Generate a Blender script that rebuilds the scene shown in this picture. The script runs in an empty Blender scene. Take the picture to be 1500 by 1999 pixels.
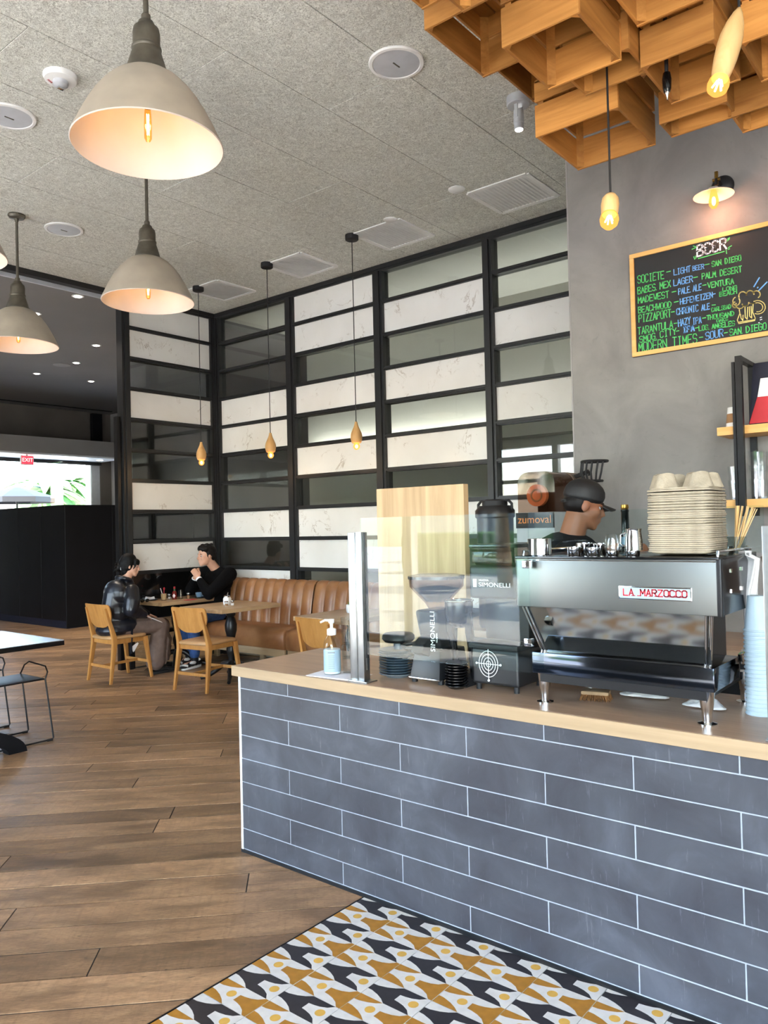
import bpy, bmesh, math, random
from mathutils import Vector, Matrix
import numpy as np
random.seed(7)
S = bpy.context.scene
COL = S.collection
PI = math.pi
V = Vector
R = math.radians

# ------------------------------------------------------------------ camera
FPX, YAW, PIT, ROL = 1518.1, R(39.21), R(1.033), R(-1.349)
EYE = V((0.0, 0.0, 1.55))
_fw = V((math.cos(PIT)*math.cos(YAW), math.cos(PIT)*math.sin(YAW), math.sin(PIT)))
_r0 = V((math.sin(YAW), -math.cos(YAW), 0)); _u0 = _r0.cross(_fw)
_rt = _r0*math.cos(ROL) + _u0*math.sin(ROL); _up = -_r0*math.sin(ROL) + _u0*math.cos(ROL)
cam_d = bpy.data.cameras.new('camera'); cam = bpy.data.objects.new('camera', cam_d); COL.objects.link(cam)
cam_d.sensor_fit = 'HORIZONTAL'; cam_d.sensor_width = 36.0; cam_d.lens = FPX/1500*36.0
cam_d.clip_start = 0.05; cam_d.clip_end = 200
M = Matrix((_rt, _up, -_fw)).transposed().to_4x4(); M.translation = EYE
cam.matrix_world = M
S.camera = cam
def ray(x, y): return _fw + _rt*((x-750)/FPX) - _up*((y-999.5)/FPX)
def pz(x, y, z=0.0): d = ray(x, y); return EYE + d*((z-EYE.z)/d.z)
def px(x, y, X): d = ray(x, y); return EYE + d*(X/d.x)
def py(x, y, Y): d = ray(x, y); return EYE + d*(Y/d.y)

# ------------------------------------------------------------------ sky, sun, exposure
w = bpy.data.worlds.new('sky'); S.world = w; w.use_nodes = True
nt = w.node_tree; nt.nodes.clear()
sk = nt.nodes.new('ShaderNodeTexSky'); sk.sky_type = 'NISHITA'; sk.sun_disc = False
sk.sun_elevation = R(58); sk.sun_rotation = R(250); sk.air_density = 1.0; sk.dust_density = 1.5
bg = nt.nodes.new('ShaderNodeBackground'); bg.inputs['Strength'].default_value = 2.3
wo = nt.nodes.new('ShaderNodeOutputWorld')
nt.links.new(sk.outputs[0], bg.inputs[0]); nt.links.new(bg.outputs[0], wo.inputs[0])
sd = bpy.data.lights.new('sun', 'SUN'); sd.energy = 24.0; sd.angle = R(0.6); sd.color = (1, .95, .87)
sun = bpy.data.objects.new('sun', sd); COL.objects.link(sun)
sun.rotation_euler = V((0.62, 0.52, -1.0)).to_track_quat('-Z', 'Y').to_euler()
sun.location = (-6, -4, 12)
S.view_settings.view_transform = 'Standard'; S.view_settings.look = 'None'
S.view_settings.exposure = 0.95; S.view_settings.gamma = 1.0; S.view_settings.use_curve_mapping = False
S.cycles.use_denoising = True
S.cycles.max_bounces = 9; S.cycles.diffuse_bounces = 5; S.cycles.glossy_bounces = 4
S.cycles.transmission_bounces = 6; S.cycles.transparent_max_bounces = 40
S.cycles.caustics_reflective = False; S.cycles.caustics_refractive = False
S.cycles.sample_clamp_indirect = 6.0
S.cycles.use_adaptive_sampling = True; S.cycles.adaptive_threshold = 0.02

def area_light(name, loc, size, direction, power, color=(1, 1, 1), portal=False):
    d = bpy.data.lights.new(name, 'AREA'); d.shape = 'RECTANGLE'; d.size, d.size_y = size
    d.energy = power; d.color = color
    o = bpy.data.objects.new(name, d); COL.objects.link(o); o.location = loc
    o.rotation_euler = V(direction).to_track_quat('-Z', 'Y').to_euler()
    if portal: d.cycles.is_portal = True
    return o
# daylight sampled through the storefront openings (portals give no light of their own)
area_light('window_portal', (-2.9, 1.0, 1.7), (3.2, 14.0), (1, 0, 0), 1, portal=True)

# ------------------------------------------------------------------ materials
def srgb(h):
    if isinstance(h, str): h = [int(h[i:i+2], 16) for i in (0, 2, 4)]
    return tuple((c/255/12.92 if c/255 <= .04045 else ((c/255+.055)/1.055)**2.4) for c in h)
class NT:
    def __init__(s, name):
        s.mat = bpy.data.materials.new(name); s.mat.use_nodes = True
        s.t = s.mat.node_tree; s.t.nodes.clear()
        s.out = s.n('ShaderNodeOutputMaterial'); s.p = s.n('ShaderNodeBsdfPrincipled')
        s.l(s.p.outputs[0], s.out.inputs[0])
    def n(s, k, **kw):
        nd = s.t.nodes.new(k)
        for a, b in kw.items(): setattr(nd, a, b)
        return nd
    def l(s, a, b): s.t.links.new(a, b)
    def coord(s, kind='Object', scale=(1, 1, 1), rot=(0, 0, 0)):
        c = s.n('ShaderNodeTexCoord'); m = s.n('ShaderNodeMapping'); m.inputs['Scale'].default_value = scale
        m.inputs['Rotation'].default_value = rot
        s.l(c.outputs[kind], m.inputs[0]); return m.outputs[0]
    def world(s, scale=(1, 1, 1), rot=(0, 0, 0)):
        c = s.n('ShaderNodeNewGeometry'); m = s.n('ShaderNodeMapping'); m.inputs['Scale'].default_value = scale
        m.inputs['Rotation'].default_value = rot
        s.l(c.outputs['Position'], m.inputs[0]); return m.outputs[0]
    def noise(s, vec, scale=5, detail=3, rough=.5, dist=0):
        nd = s.n('ShaderNodeTexNoise'); nd.inputs['Scale'].default_value = scale; nd.inputs['Detail'].default_value = detail
        nd.inputs['Roughness'].default_value = rough; nd.inputs['Distortion'].default_value = dist
        s.l(vec, nd.inputs['Vector']); return nd.outputs['Fac']
    def ramp(s, fac, stops):
        r = s.n('ShaderNodeValToRGB'); e = r.color_ramp.elements
        while len(e) < len(stops): e.new(.5)
        for i, (p, c) in enumerate(stops): e[i].position = p; e[i].color = (*c, 1) if len(c) == 3 else c
        s.l(fac, r.inputs[0]); return r.outputs[0]
    def mix(s, fac, a, b, mode='MIX'):
        m = s.n('ShaderNodeMix', data_type='RGBA', blend_type=mode)
        for v, i in ((fac, 0), (a, 6), (b, 7)):
            if hasattr(v, 'is_linked') or hasattr(v, 'links'): s.l(v, m.inputs[i])
            else: m.inputs[i].default_value = v if i == 0 else (*v, 1) if len(v) == 3 else v
        return m.outputs[2]
    def math(s, op, a, b=0.0):
        m = s.n('ShaderNodeMath', operation=op)
        for v, i in ((a, 0), (b, 1)):
            if hasattr(v, 'links'): s.l(v, m.inputs[i])
            else: m.inputs[i].default_value = v
        return m.outputs[0]
    def bump(s, h, strength=.3, dist=.01):
        b = s.n('ShaderNodeBump'); b.inputs['Strength'].default_value = strength; b.inputs['Distance'].default_value = dist
        s.l(h, b.inputs['Height']); s.l(b.outputs[0], s.p.inputs['Normal'])
    def col(s, c):
        if hasattr(c, 'links'): s.l(c, s.p.inputs['Base Color'])
        else: s.p.inputs['Base Color'].default_value = (*c, 1)
    def set(s, rough=.5, metal=0, spec=.5):
        s.p.inputs['Roughness'].default_value = rough; s.p.inputs['Metallic'].default_value = metal
        s.p.inputs['Specular IOR Level'].default_value = spec
def plain(name, c, rough=.5, metal=0, var=.06, scale=12, spec=.5, bump=0):
    """a surface with slight tonal mottling of its own"""
    m = NT(name); c = srgb(c); vec = m.coord('Object')
    f = m.noise(vec, scale, 3)
    a = tuple(max(0, x*(1-var*2)) for x in c); b = tuple(min(1, x*(1+var*2)) for x in c)
    m.col(m.ramp(f, [(.3, a), (.7, b)])); m.set(rough, metal, spec)
    if bump: m.bump(m.noise(vec, scale*6, 2), bump, .004)
    return m.mat
def wood(name, c1, c2, axis=0, rough=.45, grain=26, stretch=.07, rnd=.25, spec=.4, knots=False, world=False):
    m = NT(name); sc = [1, 1, 1]; sc[axis] = stretch
    oi = m.n('ShaderNodeObjectInfo'); gi = m.n('ShaderNodeNewGeometry')
    rr = m.math('FRACT', m.math('ADD', oi.outputs['Random'], gi.outputs['Random Per Island']))
    c = m.n('ShaderNodeTexCoord'); mp = m.n('ShaderNodeMapping'); mp.inputs['Scale'].default_value = sc
    if world: m.l(gi.outputs['Position'], mp.inputs[0])
    else: m.l(c.outputs['Object'], mp.inputs[0])
    cb = m.n('ShaderNodeCombineXYZ')
    for i in range(3): m.l(m.math('MULTIPLY', rr, 17.0+5*i), cb.inputs[i])
    m.l(cb.outputs[0], mp.inputs['Location'])
    f = m.noise(mp.outputs[0], grain, 5, .6, .8)
    base = m.ramp(f, [(.28, srgb(c1)), (.72, srgb(c2))])
    if knots:
        v = m.n('ShaderNodeTexVoronoi'); v.inputs['Scale'].default_value = 5.5; m.l(mp.outputs[0], v.inputs['Vector'])
        k = m.ramp(v.outputs['Distance'], [(.0, (1, 1, 1)), (.09, (0, 0, 0))])
        base = m.mix(k, base, srgb('6b3d1c'))
    hs = m.n('ShaderNodeHueSaturation'); m.l(base, hs.inputs['Color'])
    m.l(m.math('ADD', m.math('MULTIPLY', rr, rnd), 1-rnd/2), hs.inputs['Value'])
    m.col(hs.outputs[0]); m.set(rough, 0, spec); m.bump(f, .12, .003)
    return m.mat
def emit(name, c, k):
    m = NT(name); e = m.n('ShaderNodeEmission'); e.inputs[0].default_value = (*c, 1); e.inputs[1].default_value = k
    m.l(e.outputs[0], m.out.inputs[0]); return m.mat
def glass(name, tint=(1, 1, 1), ior=1.5, rough=0.0):
    """thin clear pane: straight transmission plus Fresnel mirror"""
    m = NT(name); t = m.n('ShaderNodeBsdfTransparent'); t.inputs[0].default_value = (*tint, 1)
    g = m.n('ShaderNodeBsdfGlossy'); g.inputs['Roughness'].default_value = rough
    f = m.n('ShaderNodeFresnel'); gi = m.n('ShaderNodeNewGeometry')      # same mirror strength on the way in and out of the sheet
    m.l(m.math('POWER', ior, m.math('SUBTRACT', 1.0, m.math('MULTIPLY', gi.outputs['Backfacing'], 2.0))), f.inputs[0])
    x = m.n('ShaderNodeMixShader'); m.l(f.outputs[0], x.inputs[0]); m.l(t.outputs[0], x.inputs[1]); m.l(g.outputs[0], x.inputs[2])
    m.l(x.outputs[0], m.out.inputs[0]); return m.mat

MT = {}
def floor_wood():
    m = NT('plank_wood')
    oi = m.n('ShaderNodeObjectInfo'); gi = m.n('ShaderNodeNewGeometry')
    rr = m.math('FRACT', m.math('ADD', oi.outputs['Random'], gi.outputs['Random Per Island']))
    mp = m.n('ShaderNodeMapping'); mp.inputs['Rotation'].default_value = (0, 0, R(45))
    m.l(gi.outputs['Position'], mp.inputs[0])
    cb = m.n('ShaderNodeCombineXYZ')
    for i in range(3): m.l(m.math('MULTIPLY', rr, 13.0+7*i), cb.inputs[i])
    ad = m.n('ShaderNodeVectorMath', operation='ADD'); m.l(mp.outputs[0], ad.inputs[0]); m.l(cb.outputs[0], ad.inputs[1])
    m2 = m.n('ShaderNodeMapping'); m2.inputs['Scale'].default_value = (1.5, 7.5, 1); m.l(ad.outputs[0], m2.inputs[0])
    m3 = m.n('ShaderNodeMapping'); m3.inputs['Scale'].default_value = (1.2, 3.2, 1); m.l(ad.outputs[0], m3.inputs[0])
    f1 = m.noise(m2.outputs[0], 3.2, 6, .62, .6); f2 = m.noise(m3.outputs[0], 2.4, 4, .55, .4)
    c = m.ramp(f1, [(.2, srgb('7c6046')), (.5, srgb('a58260')), (.8, srgb('ba9872'))])
    dk = m.ramp(f2, [(.36, (.30, .30, .30)), (.56, (1, 1, 1))])
    c = m.mix(.62, c, dk, 'MULTIPLY')
    f3 = m.noise(m2.outputs[0], 9, 4, .7); c = m.mix(m.ramp(f3, [(.62, (0, 0, 0)), (.75, (.5, .5, .5))]), c, srgb('3a2a1c'))
    f4 = m.noise(m2.outputs[0], 26, 3, .7); c = m.mix(m.ramp(f4, [(.35, (.45,)*3), (.6, (0,)*3)]), c, srgb('5d4630'))
    m4 = m.n('ShaderNodeMapping'); m4.inputs['Scale'].default_value = (14, 1.2, 1); m.l(ad.outputs[0], m4.inputs[0])
    f5 = m.noise(m4.outputs[0], 4, 3, .6, .5); c = m.mix(m.ramp(f5, [(.52, (0,)*3), (.72, (.32,)*3)]), c, srgb('6a4e36'))
    sp = m.noise(m3.outputs[0], 16, 2, .5); c = m.mix(m.ramp(sp, [(.70, (0,)*3), (.76, (.55,)*3)]), c, srgb('35261a'))
    hs = m.n('ShaderNodeHueSaturation'); m.l(c, hs.inputs['Color']); m.l(m.math('ADD', m.math('MULTIPLY', rr, .66), .64), hs.inputs['Value'])
    m.col(hs.outputs[0]); m.l(m.ramp(f1, [(.2, (.30,)*3), (.8, (.46,)*3)]), m.p.inputs['Roughness']); m.bump(f1, .25, .004)
    m.p.inputs['Specular IOR Level'].default_value = .45
    return m.mat
MT['floor'] = floor_wood()
def ceiling_fibre():
    m = NT('ceiling_fibre'); vec = m.world()
    a = m.noise(vec, 48, 4, .7, 2.2); b = m.noise(vec, 16, 3, .6, 1.4); v = m.noise(vec, 1.1, 2)
    c = m.ramp(a, [(.36, srgb('a6a69c')), (.5, srgb('dedfd6')), (.62, srgb('f4f5ee'))])
    c = m.mix(m.ramp(b, [(.35, (.35,)*3), (.6, (0,)*3)]), c, srgb('a9a7a0'))
    c = m.mix(m.ramp(v, [(.35, (.14,)*3), (.65, (0,)*3)]), c, srgb('9c988c'))
    m.col(c); m.set(.95, 0, .1); m.bump(a, .6, .01); return m.mat
MT['ceil'] = ceiling_fibre()
def plaster():
    m = NT('grey_plaster'); vec = m.world()
    a = m.noise(vec, 2.2, 5, .6, .5); b = m.noise(vec, 22, 4, .7, .8)
    c = m.ramp(a, [(.3, srgb('74716f')), (.7, srgb('8c8986'))]); c = m.mix(m.ramp(b, [(.6, (0,)*3), (.75, (.35,)*3)]), c, srgb('625f5e'))
    m.col(c); m.set(.75, 0, .3); m.bump(b, .12, .004); return m.mat
MT['plaster'] = plaster()
def slate():
    m = NT('slate_tile'); vec = m.world(); oi = m.n('ShaderNodeObjectInfo')
    a = m.noise(vec, 3.5, 5, .6, .6); b = m.noise(m.world((6, 26, 3)), 3, 4, .7, .4)
    c = m.ramp(a, [(.3, srgb('34343a')), (.55, srgb('42444a')), (.75, srgb('52555d'))])
    c = m.mix(m.ramp(b, [(.62, (0,)*3), (.82, (.28,)*3)]), c, srgb('9da1a8'))
    hs = m.n('ShaderNodeHueSaturation'); m.l(c, hs.inputs['Color']); m.l(m.math('ADD', m.math('MULTIPLY', oi.outputs['Random'], .2), .88), hs.inputs['Value'])
    m.col(hs.outputs[0]); m.set(.42, 0, .4); m.bump(a, .08, .004); return m.mat
MT['slate'] = slate()
def marble():
    m = NT('white_marble'); oi = m.n('ShaderNodeObjectInfo'); gi = m.n('ShaderNodeNewGeometry')
    cb = m.n('ShaderNodeCombineXYZ')
    for i in range(3): m.l(m.math('MULTIPLY', oi.outputs['Random'], 9.0+4*i), cb.inputs[i])
    ad = m.n('ShaderNodeVectorMath', operation='ADD'); m.l(gi.outputs['Position'], ad.inputs[0]); m.l(cb.outputs[0], ad.inputs[1])
    n1 = m.noise(ad.outputs[0], 2.6, 6, .62, .5)
    vein = m.ramp(m.math('ABSOLUTE', m.math('SUBTRACT', n1, .5)), [(.0, (1,)*3), (.012, (.0,)*3)])
    gate = m.ramp(m.noise(ad.outputs[0], 5, 3), [(.5, (0,)*3), (.68, (.75,)*3)])
    spot = m.ramp(m.noise(ad.outputs[0], 26, 2), [(.7, (0,)*3), (.78, (.5,)*3)])
    c = m.ramp(m.noise(ad.outputs[0], 1.6, 4), [(.3, srgb('dcdad5')), (.7, srgb('e9e8e5'))])
    c = m.mix(m.mix(1.0, vein, gate, 'MULTIPLY'), c, srgb('8c7a66')); c = m.mix(m.mix(1.0, spot, gate, 'MULTIPLY'), c, srgb('7d7468'))
    m.col(c); m.set(.28, 0, .4); return m.mat
MT['marble'] = marble()
def leather(name, c1, c2):
    m = NT(name); vec = m.coord('Object')
    a = m.noise(vec, 4, 4, .6, .5); b = m.noise(vec, 160, 2)
    m.col(m.ramp(a, [(.3, srgb(c1)), (.7, srgb(c2))])); m.set(.36, 0, .5); m.bump(b, .12, .002); return m.mat
MT['leather'] = leather('tan_leather', '7a4f30', '976a43')
MT['seatpad'] = leather('pad_leather', 'a47a4e', 'bb9468')
MT['jacket'] = leather('black_leather', '0a0c13', '151923')
MT['oak'] = wood('oak_light', '8d775a', 'a88f6f', 1, .5, 22, .06, .12)
MT['oaktop'] = wood('oak_counter_top', '957a64', 'b3977d', 1, .33, 16, .06, .1, .5)
MT['oakpanel'] = wood('oak_panel', 'a08159', 'c8a980', 2, .5, 14, .05, .1)
MT['pine'] = wood('pine_crate', '93612c', 'bd8747', 1, .55, 20, .08, .5, .3, True)
MT['pinex'] = wood('pine_crate_cross', '8c5b29', 'b58042', 0, .55, 20, .08, .5, .3, True)
MT['chair'] = wood('chair_beech', 'a57138', 'bd894b', 2, .42, 18, .1, .1)
MT['tabletop'] = wood('table_oak', '9c7e5c', 'c0a27c', 0, .35, 18, .06, .1)
MT['beech'] = wood('turned_beech', 'b98a52', 'd6aa70', 2, .45, 14, .12, .1)
MT['palebeech'] = wood('pale_beech', 'cfa66a', 'e6c48c', 2, .45, 14, .12, .1)
MT['black'] = plain('black_paint', '1a1b1d', .42, 0, .05)
MT['blackmetal'] = plain('black_steel', '19191b', .38, .3, .08)
MT['blackpanel'] = plain('black_panel', '0d0e12', .55, 0, .12, 3, .25)
MT['matteblack'] = plain('matte_black', '141416', .6, 0, .05)
MT['glossblack'] = plain('gloss_black', '0d0e10', .16, 0, .05)
MT['steel'] = plain('brushed_steel', 'a3a4a2', .32, 1, .03, 30)
MT['mirrorsteel'] = plain('polished_steel', 'a9acab', .07, 1, .02, 3)
MT['reflectsteel'] = plain('steel_dark_reflection', '454b54', .09, 1, .02, 3)  # polished steel darkened in its colour to stand for a dark reflection
MT['panelsteel'] = plain('satin_steel', '727573', .38, 1, .02, 3)
MT['chrome'] = plain('chrome', 'd9dadb', .09, 1, .02, 8)
MT['bronze'] = plain('aged_bronze', '5d584e', .5, .6, .12, 14)
MT['shade'] = plain('taupe_enamel', 'a3998a', .5, 0, .05, 6)
MT['shadein'] = plain('white_enamel', 'd2c8c0', .5, 0, .01)
MT['white'] = plain('white_paint', 'e6e6e4', .5, 0, .02)
MT['lightgrey'] = plain('light_grey_paint', 'b5b8bd', .45, 0, .03)
MT['hallceil'] = plain('hall_ceiling_paint', '7c7a79', .8, 0, .03, 1)
MT['hallwall'] = plain('hall_brown_wall', '5a544e', .7, 0, .06, 2)
MT['hallgrey'] = plain('hall_grey_wall', '8d8a88', .7, 0, .03, 2)
MT['offwhite'] = plain('room_offwhite_paint', 'c9c7bf', .7, 0, .02, 2)
MT['grout'] = plain('pale_grout', '949aa2', .8, 0, .06, 40)
MT['darkgrout'] = plain('dark_grout', '2b2724', .9, 0, .1, 40)
MT['twhite'] = plain('tile_white', 'cfccc6', .45, 0, .03, 30)
MT['tblack'] = plain('tile_black', '2b282b', .42, 0, .08, 30)
MT['tgold'] = plain('tile_ochre', 'a57327', .45, 0, .06, 30)
MT['tyellow'] = plain('tile_yellow', 'cfa34c', .45, 0, .04, 30)
MT['chalkboard'] = plain('chalkboard_black', '1b1c1e', .6, 0, .1, 5)
MT['frame'] = wood('frame_pine', 'd39f58', 'e8b974', 1, .45, 12, .06, .05)
MT['cgreen'] = plain('chalk_green', '57c76b', .9, 0, .1, 60)
MT['cblue'] = plain('chalk_blue', '6fa8e6', .9, 0, .1, 60)
MT['cwhite'] = plain('chalk_white', 'dfe6f5', .9, 0, .06, 60)
MT['cyellow'] = plain('chalk_yellow', 'e6d084', .9, 0, .1, 60)
MT['pulp'] = plain('moulded_pulp', '9c917e', .95, 0, .08, 30, .1, .4)
MT['paper'] = plain('white_paper', 'e9e9ee', .8, 0, .02, 20)
MT['cloth'] = plain('white_cloth', 'd9d9d8', .9, 0, .06, 14, .2, .4)
MT['cupblue'] = plain('pale_blue_cup', 'b9cfdb', .5, 0, .02)
MT['kraft'] = plain('kraft_card', '9b7450', .85, 0, .06, 30)
MT['slateblue'] = plain('blue_stoneware', '33414b', .35, 0, .05)
MT['cupsky'] = plain('blue_glaze', '6f8ba3', .3, 0, .05)
MT['greyplate'] = plain('grey_stoneware', '6e767b', .4, 0, .05)
MT['clear'] = glass('clear_glass', (.97, .985, .98), 1.5)
MT['pane'] = glass('guard_glass', (.92, .975, .965), 1.33)
MT['smoke'] = glass('smoked_glass', (.80, .83, .82), 1.5)
MT['tumbler'] = glass('tumbler_glass', (.975, .985, .985), 1.6)
MT['amberglass'] = glass('amber_bulb_glass', (1, .78, .42), 1.4)
MT['smokeplastic'] = glass('smoked_plastic', (.66, .56, .50), 1.4, .05)
MT['filament'] = emit('glowing_filament', (1, .62, .22), 60)
def bulb_glass():
    m = NT('lit_amber_bulb'); t = m.n('ShaderNodeBsdfTransparent'); t.inputs[0].default_value = (1, .72, .32, 1)
    e = m.n('ShaderNodeEmission'); e.inputs[0].default_value = (1, .42, .10, 1); e.inputs[1].default_value = 1.3
    x = m.n('ShaderNodeMixShader'); x.inputs[0].default_value = .45; m.l(t.outputs[0], x.inputs[1]); m.l(e.outputs[0], x.inputs[2]); m.l(x.outputs[0], m.out.inputs[0]); return m.mat
MT['bulbglow'] = bulb_glass()
MT['hotcore'] = emit('hot_filament_core', (1, .74, .36), 22)
MT['downlight'] = emit('downlight_lens', (1, .93, .82), 14)
MT['exitred'] = emit('exit_red', (1, .03, .05), 1.6)
MT['exitletter'] = emit('exit_letters', (1, .45, .4), 2.0)
MT['skin'] = plain('skin', 'c49074', .5, 0, .04, 10)
MT['skinp'] = plain('pale_skin', 'cf9f86', .5, 0, .04, 10)
MT['skind'] = plain('tan_skin', '8f5c42', .5, 0, .04, 10)
MT['hair'] = plain('black_hair', '060505', .6, 0, .2, 50, .2)
MT['hairb'] = plain('dark_brown_hair', '0e0a09', .55, 0, .2, 50, .25)
MT['knit'] = plain('black_knit', '09090b', .95, 0, .1, 40, .12)
MT['tee'] = plain('black_cotton', '101116', .9, 0, .08, 20, .15)
MT['trouser'] = plain('brown_trouser_cloth', '6b5a52', .9, 0, .08, 14)
MT['jeans'] = plain('blue_denim', '2c4c80', .85, 0, .14, 30)
MT['navy'] = plain('navy_cloth', '15182a', .7, 0, .1, 20)
MT['orange'] = plain('orange_print', 'd9813f', .6, 0, .03)
MT['orangefruit'] = plain('orange_emblem', 'cf7a4a', .6, 0, .08, 8)
MT['red'] = plain('red_print', 'b3202c', .5, 0, .05)
MT['sauce'] = plain('red_sauce', '6e1712', .3, 0, .05)
MT['green'] = plain('green_plastic', '2e7a4a', .4, 0, .03)
MT['coffee'] = plain('milky_coffee', 'b99a72', .4, 0, .05)
MT['plate_blue'] = plain('nameplate_blue', '93abb8', .5, 0, .02)
MT['sponge'] = plain('brown_sponge', '6b4a2c', .95, 0, .2, 40, .1, .8)
MT['brass'] = plain('brass', '9c7a3c', .3, 1, .1)
MT['concrete'] = plain('patio_concrete', 'c6c1b8', .9, 0, .06, 4)
MT['leaf'] = plain('leaf_green', '4f7a38', .6, 0, .25, 6)
MT['bark'] = plain('palm_bark', '8a7152', .9, 0, .2, 12)
MT['stucco'] = plain('sunlit_stucco', 'd8d2c6', .9, 0, .04, 3)

# ------------------------------------------------------------------ mesh builder
class MB:
    def __init__(s): s.v = []; s.f = []; s.m = []
    def add(s, vs, fs, m=0):
        k = len(s.v); s.v += [V(p) for p in vs]; s.f += [tuple(i+k for i in f) for f in fs]; s.m += [m]*len(fs); return s
    def box(s, x0, x1, y0, y1, z0, z1, m=0):
        return s.add([(x, y, z) for z in (z0, z1) for y in (y0, y1) for x in (x0, x1)],
                     [(0, 2, 3, 1), (4, 5, 7, 6), (0, 1, 5, 4), (2, 6, 7, 3), (0, 4, 6, 2), (1, 3, 7, 5)], m)
    def hexa(s, b, t, m=0):
        """b, t: four bottom and four top corners, counter-clockwise from above"""
        return s.add(list(b)+list(t), [(3, 2, 1, 0), (4, 5, 6, 7)]+[(i, (i+1) % 4, (i+1) % 4+4, i+4) for i in range(4)], m)
    def bar(s, p, q, w, h, up=(0, 0, 1), m=0, w2=None, h2=None):
        """square bar from p to q, w across, h along up; may taper"""
        p, q = V(p), V(q); d = (q-p).normalized(); a = d.cross(V(up))
        if a.length < 1e-5: a = d.cross(V((0, 1, 0)))
        a.normalize(); u = a.cross(d); w2 = w if w2 is None else w2; h2 = h if h2 is None else h2
        vs = [p+a*(sx*w/2)+u*(sy*h/2) for sx, sy in ((-1, -1), (1, -1), (1, 1), (-1, 1))] + \
             [q+a*(sx*w2/2)+u*(sy*h2/2) for sx, sy in ((-1, -1), (1, -1), (1, 1), (-1, 1))]
        return s.add(vs, [(3, 2, 1, 0), (4, 5, 6, 7)]+[(i, (i+1) % 4, (i+1) % 4+4, i+4) for i in range(4)], m)
    def cyl(s, p, q, r0, r1=None, n=16, m=0):
        return s.tube([p, q], [r0, r0 if r1 is None else r1], n, m)
    def tube(s, pts, r, n=8, m=0, closed=False):
        pts = [V(p) for p in pts]; N = len(pts)
        rs = r if isinstance(r, (list, tuple)) else [r]*N
        T = []
        for i in range(N):
            a = pts[(i-1) % N] if (closed or i) else pts[i]; b = pts[(i+1) % N] if (closed or i < N-1) else pts[i]
            T.append((b-a).normalized())
        u = T[0].orthogonal().normalized(); vs = []
        for i in range(N):
            u = (u-T[i]*u.dot(T[i])).normalized(); b = T[i].cross(u)
            vs += [pts[i]+(u*math.cos(t)+b*math.sin(t))*rs[i] for t in (2*PI*k/n for k in range(n))]
        fs = [(i*n+k, i*n+(k+1) % n, ((i+1) % N)*n+(k+1) % n, ((i+1) % N)*n+k) for i in range(N if closed else N-1) for k in range(n)]
        if not closed: fs += [tuple(range(n-1, -1, -1)), tuple((N-1)*n+k for k in range(n))]
        return s.add(vs, fs, m)
    def lathe(s, prof, c=(0, 0, 0), n=28, m=0, axis=None):
        """prof: (r, z) pairs, turned about the axis through c"""
        c = V(c); A = V(axis).normalized() if axis is not None else V((0, 0, 1))
        u = V((1, 0, 0)) if axis is None else A.orthogonal().normalized(); b = A.cross(u); vs = []; fs = []
        ring = []
        for r, z in prof:
            if r < 1e-6: ring.append((len(vs), 1)); vs.append(c+A*z)
            else:
                ring.append((len(vs), n)); vs += [c+A*z+(u*math.cos(t)+b*math.sin(t))*r for t in (2*PI*k/n for k in range(n))]
        for (i, a), (j, d) in zip(ring, ring[1:]):
            for k in range(n):
                k2 = (k+1) % n
                if a == 1 and d == 1: continue
                if a == 1: fs.append((i, j+k2, j+k))
                elif d == 1: fs.append((i+k, i+k2, j))
                else: fs.append((i+k, i+k2, j+k2, j+k))
        return s.add(vs, fs, m)
    def ball(s, c, r, n=16, m=0, axes=None):
        """ellipsoid; r a number or three radii along axes (default world)"""
        if not isinstance(r, (list, tuple)): r = (r, r, r)
        ax = axes or (V((1, 0, 0)), V((0, 1, 0)), V((0, 0, 1))); c = V(c); h = n//2; vs = []; fs = []
        for i in range(h+1):
            t = PI*i/h
            for k in range(n):
                p = 2*PI*k/n
                vs.append(c+ax[0]*(r[0]*math.sin(t)*math.cos(p))+ax[1]*(r[1]*math.sin(t)*math.sin(p))-ax[2]*(r[2]*math.cos(t)))
        for i in range(h):
            for k in range(n): fs.append((i*n+k, i*n+(k+1) % n, (i+1)*n+(k+1) % n, (i+1)*n+k))
        return s.add(vs, fs, m)
    def prism(s, poly, d, m=0):
        """closed polygon (3-D points) pushed along d"""
        n = len(poly); d = V(d); P = [V(p) for p in poly]
        return s.add(P+[p+d for p in P], [tuple(range(n-1, -1, -1)), tuple(range(n, 2*n))]+[(i, (i+1) % n, (i+1) % n+n, i+n) for i in range(n)], m)
    def poly(s, pts, m=0): return s.add(pts, [tuple(range(len(pts)))], m)
    def ribbon(s, pts, w, nrm, m=0):
        """flat stroke of width w lying in the plane with normal nrm"""
        nrm = V(nrm)
        for a, b in zip(pts, pts[1:]):
            a, b = V(a), V(b); d = b-a
            if d.length < 1e-6: continue
            d.normalize(); q = d.cross(nrm)*(w/2); e = d*(w*.35)
            s.poly([a-e-q, b+e-q, b+e+q, a-e+q], m)
        return s
def finish(me, smooth=38, bevel=0, seg=2):
    bm = bmesh.new(); bm.from_mesh(me)
    bmesh.ops.remove_doubles(bm, verts=bm.verts, dist=1e-6)
    bmesh.ops.recalc_face_normals(bm, faces=bm.faces)
    if bevel:
        es = [e for e in bm.edges if len(e.link_faces) == 2 and e.calc_face_angle(0) > R(40)]
        bmesh.ops.bevel(bm, geom=es, offset=bevel, segments=seg, profile=.6, affect='EDGES', clamp_overlap=True)
    bm.to_mesh(me); bm.free()
    if smooth:
        me.polygons.foreach_set('use_smooth', [True]*len(me.polygons)); me.set_sharp_from_angle(angle=R(smooth))
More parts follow.
